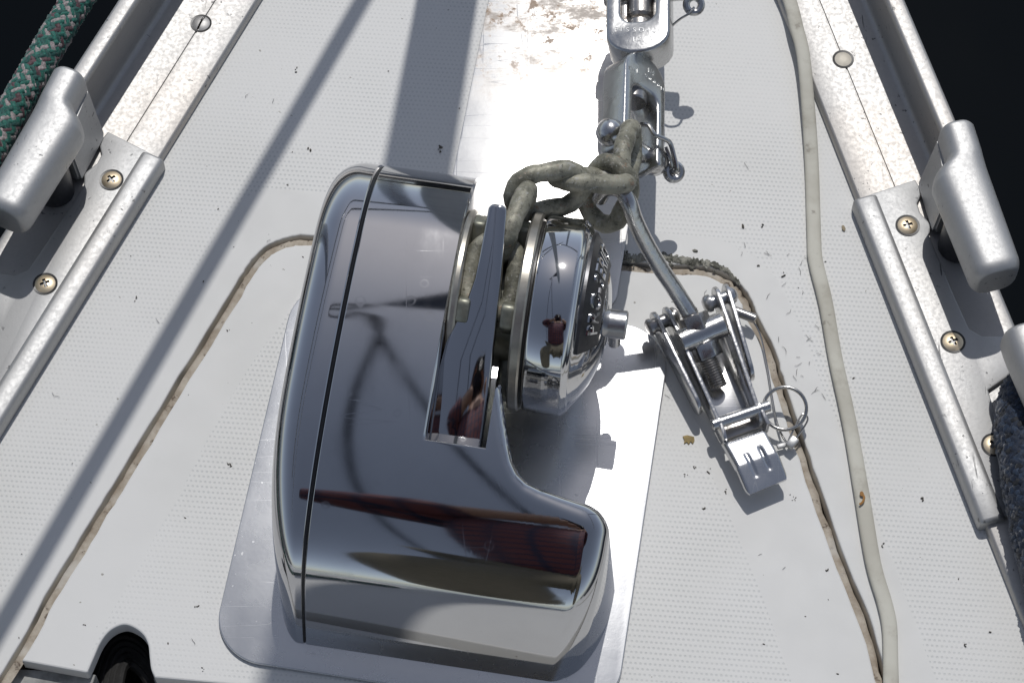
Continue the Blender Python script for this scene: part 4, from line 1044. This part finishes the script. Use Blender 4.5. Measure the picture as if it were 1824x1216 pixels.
bm = bmesh.new(); tube(bm, [l0 - dl_ * .85, l0 - dl_ * .3, l0, l0 + dl_ * .6, l0 + dl_, l0 + dl_ * 3.0], .0052, 14); obj('lower_lifeline', bm, m_fit, lp)
bm = bmesh.new()
hl = smooth_path([np.array([-.62, -.35, .62]), np.array([-.38, .25, .64]), np.array([-.14, .78, .66]), np.array([.05, .98, .66]), np.array([.24, .78, .66]), np.array([.42, .25, .64]), np.array([.60, -.35, .62])], 8)
tube(bm, hl, .0125, 14)
for k in (8, 20, 28, 40): tube(bm, [hl[k], np.array([hl[k][0] * .92, hl[k][1] - .05, -.0])], .0125, 12)
obj('top_rail', bm, m_fit, lp)

def skin_figure(nodes, edges, radii, mat, parent, name, root=0, lev=2):
    me = bpy.data.meshes.new(name); me.from_pydata([tuple(map(float, n)) for n in nodes], edges, []); o = bpy.data.objects.new(name, me); COL.objects.link(o)
    sk = o.modifiers.new('skin', 'SKIN'); o.modifiers.new('sub', 'SUBSURF').levels = lev; o.modifiers['sub'].render_levels = lev
    for i, r in enumerate(radii): me.skin_vertices[0].data[i].radius = (r, r)
    me.skin_vertices[0].data[root].use_root = True
    ev = bpy.data.meshes.new_from_object(o.evaluated_get(bpy.context.evaluated_depsgraph_get())); bpy.data.objects.remove(o)
    b = bmesh.new(); b.from_mesh(ev); bpy.data.meshes.remove(ev); return obj(name, b, mat, parent, angle=180)
def mk_shirt():
    M = Mat('plaid_shirt'); sx = M.node('ShaderNodeSeparateXYZ'); M.put(sx.inputs[0], M.tc)
    w1 = M.ramp(M.math('SINE', M.math('MULTIPLY', sx.outputs[0], 150)), .75, .9); w2 = M.ramp(M.math('SINE', M.math('MULTIPLY', sx.outputs[2], 150)), .75, .9)
    M.set(color=M.mix(M.math('MAXIMUM', w1, w2), (.17, .055, .06), (.02, .03, .07)), rough=.8); M.bump(M.noise(18, 4), .5, .02); return M.m
ps = thing('person', 'person kneeling on deck in a red plaid shirt and navy cap taking the picture', 'person', (0.06, -1.05, 0))
skin = plain('skin', (.48, .29, .21), .5, 0, .1, 60, 0); navy = plain('navy_cloth', (.03, .035, .06), .8)
khaki = plain('khaki_cloth', (.17, .15, .11), .8)
N_ = [(-.04, -1.04, .56), (-.06, -.95, .72), (-.06, -.85, .90), (-.06, -.80, 1.05), (-.05, -.79, 1.14), (-.03, -.765, 1.26), (-.22, -.84, 1.06), (-.37, -.72, 1.02), (-.075, -.685, 1.10), (.15, -.86, 1.05), (.27, -.78, .92), (.075, -.685, 1.09), (-.14, -1.04, .50), (-.20, -.76, .36), (-.20, -1.00, .06), (.08, -1.04, .50), (.16, -.78, .36), (.16, -1.00, .06)]
E_ = [(0, 1), (1, 2), (2, 3), (3, 4), (4, 5), (3, 6), (6, 7), (7, 8), (3, 9), (9, 10), (10, 11), (0, 12), (12, 13), (13, 14), (0, 15), (15, 16), (16, 17)]
R_ = [.15, .14, .15, .11, .055, .10, .07, .052, .034, .07, .052, .034, .10, .075, .05, .10, .075, .05]
skin_figure(N_, E_, R_, skin, ps, 'body', 0)
skin_figure([N_[i] for i in (0, 1, 2, 3)] + [(-.22, -.84, 1.06), (-.37, -.72, 1.02), (-.20, -.70, 1.065), (.15, -.86, 1.05), (.27, -.78, .92), (.16, -.73, 1.01)], [(0, 1), (1, 2), (2, 3), (3, 4), (4, 5), (5, 6), (3, 7), (7, 8), (8, 9)], [.19, .185, .20, .14, .09, .078, .065, .085, .070, .058], mk_shirt(), ps, 'shirt', 0)
skin_figure([N_[0]] + N_[12:], [(0, 1), (1, 2), (2, 3), (0, 4), (4, 5), (5, 6)], [.17, .115, .09, .07, .115, .09, .07], khaki, ps, 'trousers', 0)
bm = bmesh.new(); bmesh.ops.create_uvsphere(bm, u_segments=24, v_segments=12, radius=.108, matrix=Matrix.Translation((-.03, -.78, 1.30)) @ Matrix.Diagonal((.95, 1.1, .85, 1))); prism(bm, [(-.03 + .08 * math.cos(q), -.72 + .075 * math.sin(q)) for q in np.linspace(0, 2 * math.pi, 16)[:-1]], 1.285, 1.292, None); obj('cap', bm, navy, ps, angle=60)
cm = thing('compact_camera', 'small black compact camera held in both hands', 'camera', (0, -.66, 1.12))
bm = bmesh.new(); prism(bm, [(-.05, -.03), (.05, -.03), (.05, .03), (-.05, .03)], .030, .055, Matrix.Translation(V3(CAM)) @ Matrix.Rotation(PITCH, 4, 'X'), .004, 2); obj('camera_body', bm, m_rubber, cm)
bm = bmesh.new(); lathe(bm, [(.018, .012), (.022, .012), (.022, .030), (.018, .030)], Matrix.Translation(V3(CAM)) @ Matrix.Rotation(PITCH, 4, 'X'), 24); obj('lens_barrel', bm, m_fit, cm)
